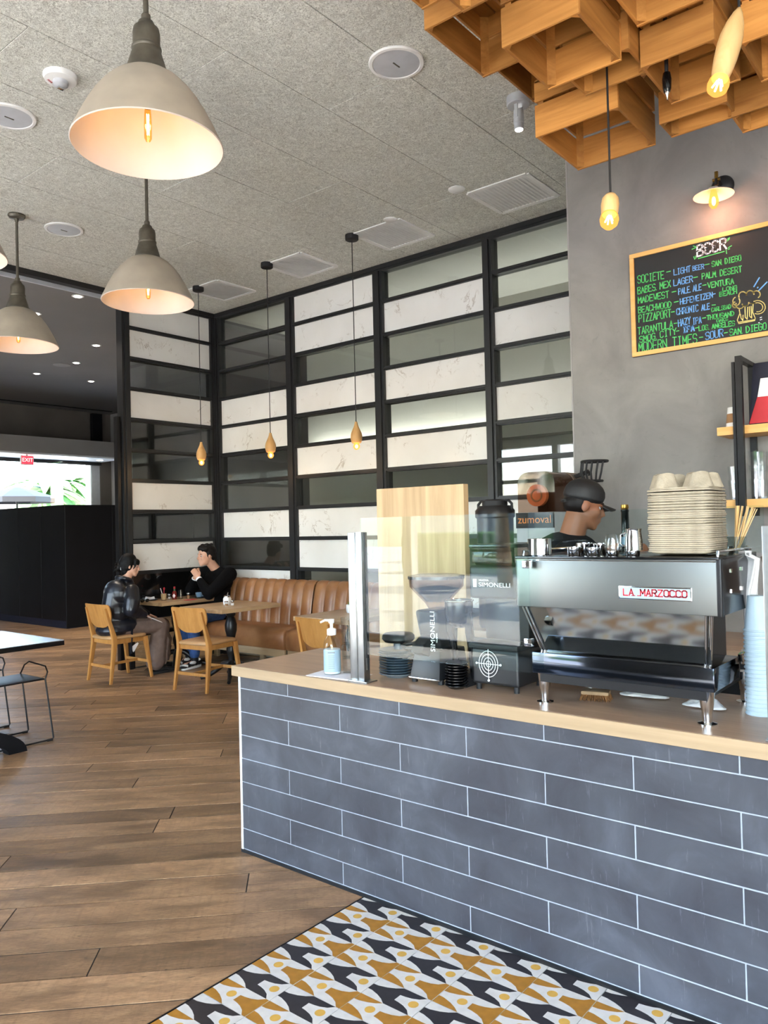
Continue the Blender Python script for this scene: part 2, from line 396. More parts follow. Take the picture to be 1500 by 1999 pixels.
def mesh(name, mb, mats, smooth=38, bevel=0, seg=2, clean=True):
    me = bpy.data.meshes.new(name); me.from_pydata(mb.v, [], mb.f)
    for m in (mats if isinstance(mats, (list, tuple)) else [mats]): me.materials.append(MT[m] if isinstance(m, str) else m)
    me.polygons.foreach_set('material_index', mb.m)
    if clean: finish(me, smooth, bevel, seg)
    me.update(); return me
def put(name, me, parent=None, loc=(0, 0, 0), rot=(0, 0, 0)):
    o = bpy.data.objects.new(name, me); COL.objects.link(o)
    if parent is not None: o.parent = parent
    o.location = loc; o.rotation_euler = rot; return o
def obj(name, mb, mats, parent=None, loc=(0, 0, 0), rot=(0, 0, 0), **k):
    return put(name, mesh(name, mb, mats, **k), parent, loc, rot)
def tag(o, label=None, cat=None, group=None, kind=None):
    if label: o['label'] = label
    if cat: o['category'] = cat
    if group: o['group'] = group
    if kind: o['kind'] = kind
    return o
def thing(name, label, cat, loc=(0, 0, 0), rz=0, group=None, kind=None):
    o = bpy.data.objects.new(name, None); COL.objects.link(o); o.empty_display_size = .1
    o.location = loc; o.rotation_euler = (0, 0, rz); return tag(o, label, cat, group, kind)
def dup(o, loc=None, rot=None, label=None, group=None, parent=None):
    c = o.copy(); COL.objects.link(c)
    if parent is not None: c.parent = parent
    for ch in list(o.children): dup(ch, parent=c)
    if loc is not None: c.location = loc
    if rot is not None: c.rotation_euler = rot
    if label: c['label'] = label
    if group: c['group'] = group
    return c
def text(name, s, mat, size, parent, loc, rot, extrude=.0006, align='CENTER', sx=1.0):
    cu = bpy.data.curves.new(name, 'FONT'); cu.body = s; cu.size = size; cu.extrude = extrude; cu.align_x = align; cu.align_y = 'CENTER'
    cu.materials.append(MT[mat]); o = bpy.data.objects.new(name, cu); COL.objects.link(o)
    me = bpy.data.meshes.new_from_object(o.evaluated_get(bpy.context.evaluated_depsgraph_get())); bpy.data.objects.remove(o); bpy.data.curves.remove(cu)
    me.name = name; o = put(name, me, parent, loc, rot); o.scale = (sx, 1, 1); return o
ORD = 'first second third fourth fifth sixth seventh eighth ninth tenth eleventh twelfth thirteenth fourteenth fifteenth sixteenth seventeenth eighteenth nineteenth twentieth twenty-first twenty-second twenty-third twenty-fourth twenty-fifth twenty-sixth twenty-seventh twenty-eighth'.split()
FACE_FRONT = (R(90), 0, R(-90))      # text that reads from the -x side
GLYPH = {k: [[(int(p[0]), int(p[1])) for p in st.split()] for st in v.split('|')] for k, v in {
 'A': '00 26 40|12 32', 'B': '00 06 36 45 34 03 33 42 41 30 00', 'C': '45 36 16 05 01 10 30 41', 'D': '00 06 26 44 42 20 00', 'E': '46 06 00 40|03 33',
 'F': '46 06 00|03 33', 'G': '45 36 16 05 01 10 30 41 43 23', 'H': '00 06|40 46|03 43', 'I': '16 36|26 20|10 30', 'K': '00 06|46 03 40', 'L': '06 00 40',
 'M': '00 06 22 46 40', 'N': '00 06 40 46', 'O': '10 01 05 16 36 45 41 30 10', 'P': '00 06 36 45 44 33 03', 'R': '00 06 36 45 44 33 03|23 40',
 'S': '45 36 16 05 04 13 33 42 41 30 10 01', 'T': '06 46|26 20', 'U': '06 01 10 30 41 46', 'V': '06 20 46', 'W': '06 10 23 30 46', 'X': '00 46|06 40',
 'Y': '06 23 46|23 20', 'Z': '06 46 00 40', '-': '03 43', 'e': '45 36 16 05 04 13 23 13 02 01 10 30 41', ' ': '00 00'}.items()}
def strokes(mb, s, p0, p1, up, w, nrm, m=0, jit=.0, slant=0.0):
    """stroke lettering filling the baseline p0..p1, up = cap-height vector"""
    p0, p1, up = V(p0), V(p1), V(up); n = len(s); step = (p1-p0)/n
    for i, ch in enumerate(s):
        for st in GLYPH[ch]:
            pts = [p0+step*(i+.08+.82*(x+random.uniform(-jit, jit))/4*.92)+up*((y+random.uniform(-jit, jit))/6)+step*(slant*y/6) for x, y in st]
            mb.ribbon(pts, w, nrm, m)
    return mb

# ================================================================== SETTING
ZC, PX, YP = 4.286, 6.273, 7.82
def struct(name, label): return thing(name, label, None, kind='structure')
def clip(poly, a, b, c):
    """keep the part of a 2-D polygon where a*x + b*y >= c"""
    out = []
    for i in range(len(poly)):
        p, q = poly[i], poly[(i+1) % len(poly)]; dp = a*p[0]+b*p[1]-c; dq = a*q[0]+b*q[1]-c
        if dp >= 0: out.append(p)
        if dp*dq < 0: t = dp/(dp-dq); out.append((p[0]+(q[0]-p[0])*t, p[1]+(q[1]-p[1])*t))
    return out
# ---- wooden floor: planks laid at 45 degrees
TX, TY = 2.452, 2.17          # the tiled area ends here (x under the counter, y against the planks)
fl = struct('floor', 'worn brown wooden plank floor laid diagonally across the cafe')
obj('subfloor', MB().box(-3.2, 12, TY, 16, -.12, -.003).box(-3.2, 12, -6, TY, -.12, -.022), 'darkgrout', fl)
PWD = .185; cand = []
c45 = math.sqrt(.5)
for k in range(-6, 90):
    off = 3.384-.185*2+(k-20)*PWD+.2         # distance of the seam along (1,1)/sqrt2
    t = -14+random.uniform(0, 1.6)
    while t < 14:
        L = random.choice((1.1, 1.5, 1.9, 2.3, 2.6)); a, b = t, t+L; t = b
        quad = [(off*c45+u*c45, off*c45-u*c45) for u, off in ((a+.003, off+.0038), (a+.003, off+PWD-.0038), (b-.003, off+PWD-.0038), (b-.003, off+.0038))]
        q = clip(quad, 0, 1, TY+.004)
        if len(q) < 3: continue
        for lim in ((1, 0, -.6), (-1, 0, -9.9), (0, -1, -15.6)): q = clip(q, *lim) if len(q) >= 3 else q
        if len(q) < 3: continue
        cx = sum(p[0] for p in q)/len(q); cy = sum(p[1] for p in q)/len(q)
        d = V((cx, cy, -EYE.z)); dep = d.dot(_fw)
        sx = 750+FPX*d.dot(_rt)/dep if dep > .3 else 9999
        if dep > .3 and (sx < -900 or sx > 1500) : continue
        if 2.9 < cx and cy < 2.9 : continue
        cand.append((math.hypot(cx, cy), q))
cand.sort(key=lambda c: c[0])
far = MB()
for i, (d, q) in enumerate(cand):
    z = random.uniform(-.0012, .0004)
    cx = sum(p[0] for p in q)/len(q); cy = sum(p[1] for p in q)/len(q)
    if i < 300:
        b = MB().prism([(x-cx, y-cy, -.02) for x, y in q], (0, 0, .02))
        obj('plank', b, 'floor', fl, (cx, cy, z), smooth=0)
    else: far.prism([(x, y, -.02+z) for x, y in q], (0, 0, .02))
o = obj('far_planks', far, 'floor', fl, smooth=0); o['kind'] = 'stuff'
obj('bounce_strip', MB().box(-2.98, -1.3, -5.9, 8, -.02, .0025), 'concrete', fl, smooth=0)  # unseen pale floor zone added to bounce sunlight up onto the ceiling
obj('edge_strip', MB().box(-3, TX+.01, TY-.001, TY+.003, -.02, .0015), 'blackmetal', fl)
# ---- patterned cement tiles in front of the counter
tf = struct('floor_tiles', 'ochre, black and white patterned cement tile floor in front of the counter')
obj('mortar', MB().box(-3, TX+.02, -6, TY, -.022, -.004), 'darkgrout', tf)
TS = .213
def tile_mesh():
    b = MB(); g = .0011
    P = lambda u, v: V((min(max(u*TS, g), TS-g), -min(max(v*TS, g), TS-g), 0))
    b.box(g, TS-g, -TS+g, -g, -.018, -.0004, 0)
    zt = [0]
    def sh(pts, m): zt[0] += 1; b.poly([P(u, v)+V((0, 0, zt[0]*.00001)) for u, v in pts], m)
    leg = [(.175, .53), (.165, .62), (.14, .73), (.09, .84), (.0, .925)]       # flare of a spout, towards u = 0
    leaf = [(.19, 0), (.185, .10), (.14, .25), (.08, .37), (.0, .47)]
    sh([(0, 0), (.5, 0), (.5, 1), (0, 1)], 0); sh([(.5, 0), (1, 0), (1, 1), (.5, 1)], 1)
    spout = lambda o: [(o+u, v) for u, v in leg]+[(o, 1), (o+.5, 1)]+[(o+.5-(u if u > 0 else 0), v) for u, v in reversed(leg)]
    sh(spout(0)+[], 2); sh(spout(.5), 0)
    sh([(0, 0)]+leaf, 2); sh([(.5, 0)]+[(.5-u*.88, v*.95) for u, v in leaf], 2)
    sh([(.5, 0)]+[(.5+u*.88, v*.95) for u, v in leaf], 0); sh([(1, 0)]+[(1-u, v) for u, v in leaf], 0)
    dot = lambda cu, cv: [(cu+.083*math.cos(t), cv+.083*math.sin(t)) for t in (2*PI*k/18 for k in range(18))]
    sh(dot(.265, .385), 3); sh(dot(.755, .835), 3)
    return mesh('tile', b, ['twhite', 'tblack', 'tgold', 'tyellow'], smooth=0, clean=False)
tm = tile_mesh()
ty0 = TY-.002
for j in range(7):
    for i in range(-1, 14):
        x = 2.06-TS*9+i*TS; y = ty0-j*TS
        if x > TX or x+TS < .15: continue
        put('tile', tm, tf, (x, y, random.uniform(-.0006, .0003)))
# ---- ceiling of fibre boards
ce = struct('ceiling', 'speckled grey wood-fibre board ceiling over the cafe')
obj('deck', MB().box(-3, PX+.1, -6, YP+.06, ZC+.012, ZC+.2), 'matteblack', ce)
j = 0; y = -5.39
while y < YP+.06:
    x = -3-((j*.84) % 2.52)
    while x < PX+.1:
        x0, x1, y0, y1 = max(x, -3)+.0025, min(x+2.52, PX+.1)-.0025, y+.0025, min(y+.63, YP+.06)-.0025
        if x1-x0 > .05 and y1-y0 > .05 : obj('panel', MB().box(x0, x1, y0, y1, ZC, ZC+.02), 'ceil', ce, (0, 0, random.uniform(-.001, .001)), smooth=0, bevel=.0015, seg=1)
        x += 2.52
    y += .63; j += 1
# ---- glazed steel partitions
ZB = [3.914-.3515*k for k in range(11)]      # tops of the horizontal bars
def partition(root, P, u0, u1, cols, pattern):
    """P(u, w, z) -> world; u along the wall, w depth into it; cols: pane spans (u)"""
    def bx(a, b, w0, w1, z0, z1):
        m = MB(); m.add([P(u, w, z) for z in (z0, z1) for w in (w0, w1) for u in (a, b)], [(0, 2, 3, 1), (4, 5, 7, 6), (0, 1, 5, 4), (2, 6, 7, 3), (0, 4, 6, 2), (1, 3, 7, 5)]); return m
    obj('top_rail', bx(u0, u1, 0, .1, ZC-.075, ZC).add(*(lambda q: (q.v, q.f))(bx(u0, u1, -.012, 0, ZC-.05, ZC-.035))), 'black', root, smooth=0)
    edges = [u0]+[e for c in cols for e in c]+[u1]; edges.sort()
    for a, b in zip(edges[0::2], edges[1::2]):
        if b-a > .01: obj('mullion', bx(a, b, -.012, .1, 0, ZC-.075).add(*(lambda q: (q.v, q.f))(bx(a+.03, b-.03, -.03, -.012, 0, ZC-.075))), 'black', root, smooth=0)
    for ci, (a, b) in enumerate(cols):
        tops = [ZC-.075]+[z-.042 for z in ZB]; bots = ZB+[.0]
        for ri, (zt, zb) in enumerate(zip(tops, bots)):
            if zt-zb < .05: continue
            k = pattern[ci][ri] if ri < len(pattern[ci]) else 'G'
            if k == 'W': obj('marble_panel', bx(a-.01, b+.01, .022, .05, zb-.008, zt+.008), 'marble', root, smooth=0)
            else: obj('glass_pane', bx(a-.01, b+.01, .034, .042, zb-.008, zt+.008), 'smoke', root, smooth=0)
            obj('crossbar', bx(a, b, 0, .09, zb-.042, zb).add(*(lambda q: (q.v, q.f))(bx(a, b, -.014, 0, zb-.03, zb-.014))), 'black', root, smooth=0)
wl = struct('wall_right', 'black steel partition of white marble panels and dark glass behind the leather bench')
partition(wl, lambda u, w, z: V((PX+w, u, z)), 1.0, YP+.1, [(6.528, 7.735), (5.195, 6.40), (3.845, 5.07), (2.42, 3.742), (1.05, 2.30)],
          ['GGGWWGGWGWG', 'WWGWGWGWWGW', 'GWGWGWGWGWG', 'GGWGWGGWGWG', 'GWGWGWGWGWG'])
ws = struct('wall_far', 'short black steel partition with marble and glass panels behind the seated couple')
partition(ws, lambda u, w, z: V((u, YP+w, z)), 4.945, PX, [(5.045, 6.20)], ['WWGWGGWGWGG'])
tr = struct('trim_post', 'slim black steel post standing beside the end of the partition')
obj('post', MB().box(4.885, 4.93, YP+.02, YP+.09, 0, 2.86), 'blackmetal', tr, bevel=.004)
obj('hinge', MB().box(4.93, 4.945, YP+.03, YP+.08, 2.42, 2.52), 'blackmetal', tr)
# ---- bar wall
wb = struct('wall_bar', 'grey trowelled plaster wall behind the bar with the chalkboard on it')
WX = 4.70
obj('plaster', MB().box(WX, WX+.35, -3, 2.222, 0, ZC), 'plaster', wb, smooth=0)
obj('edge_bead', MB().box(WX-.002, WX+.012, 2.222, 2.232, 0, ZC), 'hallgrey', wb, smooth=0)
# ---- storefront side (behind and left of the viewer) and rear walls
wf = struct('wall_left', 'white storefront wall with wide open glazed bays facing the patio')
b = MB().box(-3.2, -3, -6, 9.6, 3.25, ZC+.2)
for y in (-6, -3.9, -1.8, .3, 4.4, 6.1, 7.8, 9.45): b.box(-3.16, -3.02, y, y+.14, 0, 3.25)
obj('frontage', b, 'white', wf, smooth=0)
obj('solid_bay', MB().box(-3.2, -3, .8, 4.4, 0, 3.25), 'hallgrey', wf, smooth=0)
obj('door_rail', MB().box(-3.12, -3.06, -6, 9.6, 2.45, 2.53).box(-3.12, -3.06, -6, 9.6, 0, .1), 'black', wf, smooth=0)
wr = struct('wall_rear', 'off-white wall behind the viewer')
obj('wall', MB().box(-3.2, 7, -6.2, -6, 0, ZC+.2), 'offwhite', wr, smooth=0)
wr2 = struct('wall_service', 'off-white wall closing the bar end')
obj('wall', MB().box(PX, PX+.2, -6, 1.0, 0, ZC+.2), 'offwhite', wr2, smooth=0)
# ---- room behind the partition
rb = struct('wall_backroom', 'pale grey wall of the room seen through the glass partition')
obj('wall', MB().box(8.2, 8.35, -2, 8.1, 0, ZC).box(PX+.2, 8.35, -2.1, -2, 0, ZC), 'offwhite', rb, smooth=0)
obj('soffit', MB().box(PX+.1, 8.35, -2, 8.1, ZC, ZC+.1), 'offwhite', rb, smooth=0)
cv = thing('added_cove', 'added shelf with a hidden glowing strip that brightens the back room wall', 'added light', (8.0, 3.3, 2.55))  # invented cove with a hidden glowing strip, added to brighten this room
obj('shelf', MB().box(-.06, .2, -4.8, 4.8, 0, .03).box(-.06, -.04, -4.8, 4.8, .03, .20), 'offwhite', cv, smooth=0)
obj('strip', MB().box(.05, .15, -4.7, 4.7, .03, .045), emit('added_cove_glow', (1, .98, .94), 17), cv, smooth=0)
obj('bounce_floor', MB().box(PX+.12, 8.2, -2, 8.0, -.02, .003), 'offwhite', rb, smooth=0)  # pale floor added to bounce light into the back room
# ---- hall beyond
HC = 4.19
wh = struct('wall_hall', 'dark hall walls beyond the cafe around the far glass doors')
obj('upper_wall', MB().box(-3, 9.36, 15.7, 15.9, 3.12, HC+.3).box(-3, 6.4, 15.7, 15.9, 0, 3.12), 'hallwall', wh, smooth=0)
obj('side_wall', MB().box(9.36, 12, 15.7, 15.9, 0, HC+.3).box(10.6, 10.8, 8, 15.7, 0, HC+.3), 'hallwall', wh, smooth=0)
obj('dark_recess', MB().box(9.13, 9.36, 15.6, 15.7, 3.4, HC-.03), 'blackpanel', wh, smooth=0)
obj('pale_pier', MB().box(9.62, 10.0, 15.45, 15.7, 0, HC), 'hallgrey', wh, smooth=0)
obj('left_wall', MB().box(-3.2, -3, 9.6, 16, 0, HC+.3), 'hallwall', wh, smooth=0)
hc = struct('ceiling_hall', 'smooth dark grey ceiling of the hall beyond the cafe')
obj('soffit', MB().box(-3, 12, YP+.14, 15.9, HC, HC+.1), 'hallceil', hc, smooth=0)
obj('pale_edge', MB().box(-3, 4.945, YP+.12, YP+.14, HC, HC+.045), 'lightgrey', hc, smooth=0)
obj('slot', MB().box(4.0, 9.4, 15.25, 15.32, HC-.012, HC), 'blackpanel', hc, smooth=0)
be = struct('trim_beam', 'black steel edge beam where the fibre ceiling ends')
obj('beam', MB().box(-3, 4.945, YP+.02, YP+.11, ZC-.055, ZC+.02), 'black', be, smooth=0)
fs = struct('trim_canopy', 'grey box canopy above the far glass doors')
obj('fascia', MB().box(2, 9.35, 14.68, 14.74, 3.13, 3.44).box(2, 9.35, 14.74, 15.7, 3.40, 3.44), 'hallgrey', fs, smooth=0)
obj('soffit', MB().box(2, 9.35, 14.74, 15.7, 3.10, 3.13), 'white', fs, smooth=0)
dw = struct('window_far', 'bright glass doors at the far end of the hall')
obj('head_frame', MB().box(2, 9.36, 15.66, 15.74, 3.03, 3.10), 'black', dw, smooth=0)
obj('jamb', MB().box(9.14, 9.36, 15.74, 15.95, 0, 3.1), 'lightgrey', dw, smooth=0)
for x0, x1 in ((6.42, 8.2), (8.22, 9.13)): obj('glass_pane', MB().box(x0, x1, 15.69, 15.70, 0, 3.03), 'clear', dw, smooth=0)
obj('glass_fin', MB().box(8.205, 8.22, 15.2, 15.69, 0, 3.03), 'pane', dw, smooth=0)
# ---- outdoors
gr = struct('ground', 'sunlit pale concrete paving outside')
obj('paving', MB().box(-40, -3.2, -40, 16, -.1, -.01).box(-40, 40, 15.95, 60, -.1, -.01), 'concrete', gr, smooth=0)
ov = struct('overhang_and_sun_block', 'flat roof overhang at the far doors, with an added unseen sun-blocking strip along the storefront')
obj('soffit', MB().box(-3.8, -3.2, -8, 16, 3.6, 3.8).box(-3, 12, 15.95, 18.4, 3.3, 3.5), 'white', ov, smooth=0)  # storefront strip is unseen, added to limit the sun coming in
rf = struct('roof', 'flat roof slab over the cafe and hall')
obj('slab', MB().box(-3.4, 12.2, -6.4, 16, ZC+.22, ZC+.5), 'hallwall', rf, smooth=0)
obj('east_wall', MB().box(11.9, 12.1, -6.2, 16, 0, ZC+.22).box(6.9, 12, -6.2, -6, 0, ZC+.22), 'hallwall', rf, smooth=0)

# ================================================================== HALL FITTINGS
bo = thing('booth_wall', 'black panelled booth wall standing in the dark hall', 'booth', (6.52, 12.03, 0))
obj('body', MB().box(.012, 3.4, .012, 3.2, .12, 2.02), 'blackpanel', bo, smooth=0)
obj('plinth', MB().box(.02, 3.4, .02, 3.2, 0, .12), 'navy', bo, smooth=0)
for i in range(4): obj('panel', MB().box(0, .012, .004+i*.8, .8*(i+1)-.004, .125, 2.02), 'blackpanel', bo, smooth=0, bevel=.002, seg=1)
for i in range(4): obj('panel', MB().box(.004+i*.85, .85*(i+1)-.004, 0, .012, .02, 2.02), 'blackpanel', bo, smooth=0, bevel=.002, seg=1)
ex = thing('exit_sign', 'small red lit exit sign hanging in front of the far glass doors', 'sign', (7.32, 14.9, 2.92))
obj('housing', MB().box(-.125, .125, -.02, .02, -.02, .16), 'white', ex); obj('face', MB().box(-.11, .11, -.026, -.02, 0, .145), 'exitred', ex)
text('letters', 'EXIT', 'exitletter', .105, ex, (0, -.028, .072), (R(90), 0, 0))
obj('stem', MB().box(-.01, .01, -.01, .01, .16, .19), 'white', ex)
dls = [(152, 578), (70, 612), (188, 674), (149, 708), (72, 729), (178, 744), (253, 728)]
for i, (x, y) in enumerate(dls):
    p = pz(x, y, HC)
    if i == 6: p = V((7.6, 9.6, HC))
    pos = ['nearest the black beam', 'behind the left taupe pendant', 'beside the partition post, upper', 'middle of the hall ceiling', 'far left of the hall ceiling', 'furthest, above the canopy', 'seen through the partition glass'][i]
    t = thing('downlight', 'small square recessed downlight in the dark hall ceiling, '+pos, 'downlight', p, group='downlights in the hall ceiling')
    obj('rim', MB().lathe([(.065, 0), (.065, -.006), (.045, -.006), (.042, .02)], n=20), 'white', t); obj('lens', MB().lathe([(.043, -.003), (.036, -.010), (0, -.012)], n=16), 'downlight', t)
    l = bpy.data.lights.new('downlight_lamp', 'SPOT'); l.energy = 70; l.spot_size = R(95); l.spot_blend = .6; l.color = (1, .86, .7); l.shadow_soft_size = .05
    lo = bpy.data.objects.new('downlight_lamp', l); COL.objects.link(lo); lo.parent = t; lo.location = (0, 0, -.03)
p = pz(121, 712, HC)
sm = thing('ceiling_speaker', 'flat round grille on the dark hall ceiling between the downlights', 'speaker', p)
obj('grille', MB().lathe([(.13, 0), (.13, -.008), (.11, -.012), (0, -.013)], n=28), 'hallgrey', sm)
for i, xx in enumerate((7.9, 8.7, 9.05)):
    t = thing('downlight', 'small downlight in the white underside of the far canopy, '+('leftmost', 'middle', 'rightmost')[i], 'downlight', (xx, 15.2, 3.10), group='downlights under the far canopy')
    obj('lens', MB().lathe([(.06, 0), (.06, -.006), (0, -.008)], n=16), 'downlight', t)
# ================================================================== OUTDOORS SEEN THROUGH GLASS
bd = thing('building', 'sunlit pale building beyond the far glass doors', 'building', (12, 36, 0))
obj('wall', MB().box(-14, 14, 0, 6, 0, 3.0), 'stucco', bd, smooth=0); obj('roof', MB().box(-14.4, 14.4, -.4, 6.4, 3.0, 3.25), 'kraft', bd, smooth=0)
for i in range(9): obj('window', MB().box(-9+i*2.2, -8.3+i*2.2, -.06, .02, 1.1, 2.3), 'greyplate', bd, smooth=0)
bd2 = thing('building', 'sunlit pale patio building seen only in reflections', 'building', (-22, 4, 0))
obj('wall', MB().box(-4, 0, -16, 16, 0, 2.7), 'stucco', bd2, smooth=0)
for i in range(7): obj('window', MB().box(-.02, .06, -13+i*4, -11.4+i*4, .8, 2.2), 'greyplate', bd2, smooth=0)
hg = thing('hedge', 'clipped green hedge along the patio', 'hedge', (-16, 4, 0)); obj('foliage', MB().box(-.6, .6, -12, 12, 0, 1.3), 'leaf', hg, bevel=.2)
def palm(label, loc, h, seed):
    random.seed(seed); t = thing('palm_tree', label, 'tree', loc)
    b = MB(); pts = [V((.12*math.sin(z*.5), 0, z)) for z in np.linspace(0, h, 9)]
    b.tube(pts, [.2-.01*i for i in range(9)], 10); obj('trunk', b, 'bark', t)
    b = MB()
    for k in range(26):
        a = 2*PI*k/26+random.uniform(-.1, .1); e = random.uniform(-.5, .9); L = random.uniform(1.5, 2.1); prev = None
        for s in range(7):
            f = s/6; r = L*f*math.cos(e*(1-f*.4)); z = h+L*(math.sin(e)*f-.75*f*f); wd = .24*math.sin(PI*min(1, f*.9+.1))+.02
            c = V((r*math.cos(a)+pts[-1].x, r*math.sin(a), z)); n = V((-math.sin(a), math.cos(a), 0))*wd
            if prev: b.poly([prev[0], prev[1], c+n, c-n]); 
            prev = (c-n, c+n)
    obj('crown', b, 'leaf', t, clean=False); random.seed(seed+1)
palm('tall palm tree behind the far glass doors', tuple(py(86, 1000, 25)[:2])+(0,), 3.0, 3)
palm('shorter palm tree left behind the far glass doors', tuple(py(135, 1000, 28)[:2])+(0,), 3.4, 4)
palm('palm on the patio nearest the storefront', (-9, 5.5, 0), 4.0, 5)
palm('palm on the patio beside the pale building', (-14, -1.5, 0), 4.6, 6)
palm('palm at the rear of the patio', (-12, 10, 0), 4.2, 9)
def parasol(label, loc, mat, h=2.5, r=1.5):
    t = thing('patio_umbrella', label, 'umbrella', loc)
    obj('pole', MB().cyl((0, 0, 0), (0, 0, h+.1), .025), 'blackmetal', t); obj('base', MB().lathe([(.3, 0), (.3, .06), (.06, .09), (0, .09)], n=20), 'blackmetal', t)
    obj('canopy', MB().lathe([(r, h-.32), (r, h-.18), (r*.5, h-.02), (.05, h+.1), (0, h+.1), (.05, h+.08), (r*.5, h-.05), (r-.01, h-.2)], n=8), mat, t, smooth=0)
parasol('black patio umbrella outside the far glass doors', tuple(py(33, 965, 20.5)[:2])+(0,), 'matteblack', py(33, 962, 20.5).z+.05, 1.0)
parasol('white umbrella on the patio', (-10.5, 1.6, 0), 'white'); parasol('white umbrella at the back of the patio', (-13, 6.5, 0), 'white')
for i, (x, y) in enumerate(((-7.6, 4.4), (-7.2, 1.0), (-9.2, -1.2))):
    t = thing('patio_table', ('white round patio table nearest the palm', 'white round patio table opposite the counter', 'white round patio table furthest out')[i], 'table', (x, y, 0), group='patio tables')
    obj('top', MB().lathe([(0, .72), (.42, .72), (.44, .735), (.42, .75), (0, .75)], n=28), 'white', t)
    obj('pedestal', MB().lathe([(.26, 0), (.26, .02), (.04, .05), (.03, .72)], n=16), 'blackmetal', t)

# ================================================================== CEILING FITTINGS AND LAMPS
def point(name, parent, loc, power, color=(1, .68, .38), r=.03):
    l = bpy.data.lights.new(name, 'POINT'); l.energy = power; l.color = color; l.shadow_soft_size = r
    o = bpy.data.objects.new(name, l); COL.objects.link(o); o.parent = parent; o.location = loc; return o
def big_lamp(label, x, y, z=3.23, patch=False):
    t = thing('pendant_lamp', label, 'lamp', (x, y, z), group='taupe bell pendants')
    out = [(.322, 0), (.318, .010), (.300, .048), (.280, .092), (.255, .140), (.224, .192), (.188, .240), (.150, .278), (.118, .300), (.088, .311)]
    inn = [(.314, .002), (.294, .048), (.273, .092), (.248, .140), (.217, .192), (.181, .240), (.143, .274), (.10, .300), (.03, .305), (0, .305)]
    obj('shade', MB().lathe(out, n=56), 'shade' if not patch else 'shade', t, smooth=60)
    obj('shade_lining', MB().lathe([(.322, 0), (.318, -.004), (.314, .002)]+inn, n=56), 'shadein', t, smooth=60)
    obj('cap', MB().lathe([(.09, .303), (.096, .315), (.088, .322), (.078, .36), (.064, .405), (.060, .418), (.064, .424), (.063, .432), (.058, .436), (.058, .492), (.054, .514), (.036, .532), (.032, .545), (.022, .552), (0, .552)], n=36), 'bronze', t, smooth=50)
    obj('rod', MB().cyl((0, 0, .545), (0, 0, ZC-z-.05), .0115, n=14).lathe([(.02, .545), (.02, .575), (.0115, .585)], n=14), 'bronze', t)
    obj('canopy', MB().lathe([(.0, ZC-z), (.068, ZC-z), (.070, ZC-z-.012), (.060, ZC-z-.028), (.018, ZC-z-.034), (.014, ZC-z-.06), (.0, ZC-z-.062)], n=30), 'bronze', t, smooth=40)
    b = MB().lathe([(0, .02), (.010, .022), (.016, .034), (.0165, .10), (.014, .15), (.012, .17), (0, .172)], n=18)
    o = obj('bulb', b, 'amberglass', t)
    f = MB()
    for k in range(4): a = PI/2*k; f.tube([(.005*math.cos(a), .005*math.sin(a), .05), (.005*math.cos(a), .005*math.sin(a), .14)], .0013, 5)
    obj('filament', f, 'filament', o)
    obj('socket', MB().cyl((0, 0, .17), (0, 0, .305), .02), 'bronze', t)
    point('bulb_lamp', t, (0, 0, .10), 1.0, (1, .66, .50), .02)
    return t
big_lamp('taupe bell pendant nearest the viewer, the largest of the bell pendants', 1.97, 2.88, 3.222)
big_lamp('taupe bell pendant hanging directly below and behind the largest one', 3.24, 4.77, 3.19)
big_lamp('taupe bell pendant with a visible ceiling rose and a scuffed shade at the left edge', 3.17, 6.57, 3.165)
big_lamp('taupe bell pendant cut off by the left edge of the photo', 1.90, 4.79, 3.19)
def drop_lamp(label, x, y, z):
    t = thing('drop_pendant', label, 'lamp', (x, y, z), group='turned wood drop pendants')
    obj('canopy', MB().lathe([(0, ZC-z), (.062, ZC-z), (.062, ZC-z-.045), (.056, ZC-z-.05), (0, ZC-z-.05)], n=28), 'matteblack', t, smooth=40)
    obj('cord', MB().cyl((0, 0, .16), (0, 0, ZC-z-.045), .0042, n=8), 'matteblack', t)
    obj('body', MB().lathe([(0, -.018), (.034, -.018), (.046, -.008), (.054, .02), (.0555, .045), (.051, .075), (.038, .108), (.024, .138), (.0155, .165), (.0125, .185), (.0, .187)], n=28), 'beech', t, smooth=60)
    bl = obj('bulb', MB().lathe([(0, -.078), (.018, -.073), (.030, -.056), (.032, -.042), (.026, -.024), (.02, -.016), (0, -.016)], n=20), 'bulbglow', t, smooth=60)
    obj('filament', MB().ball((0, 0, -.046), (.014, .014, .018), 12), 'hotcore', bl)
    point('bulb_lamp', t, (0, 0, -.12), 2, (1, .62, .3)); return t
for lab, c, b in (('wooden drop pendant on a thin cord, rightmost of the three over the bench', (687, 459), (696, 862)),
                  ('wooden drop pendant on a thin cord, middle of the three over the bench', (521, 514), (531, 880)),
                  ('wooden drop pendant on a thin cord, leftmost of the three above the seated man', (387, 560), (396, 895))):
    p = pz(*c, ZC); q = px(*b, p.x); drop_lamp(lab, p.x, p.y, q.z)
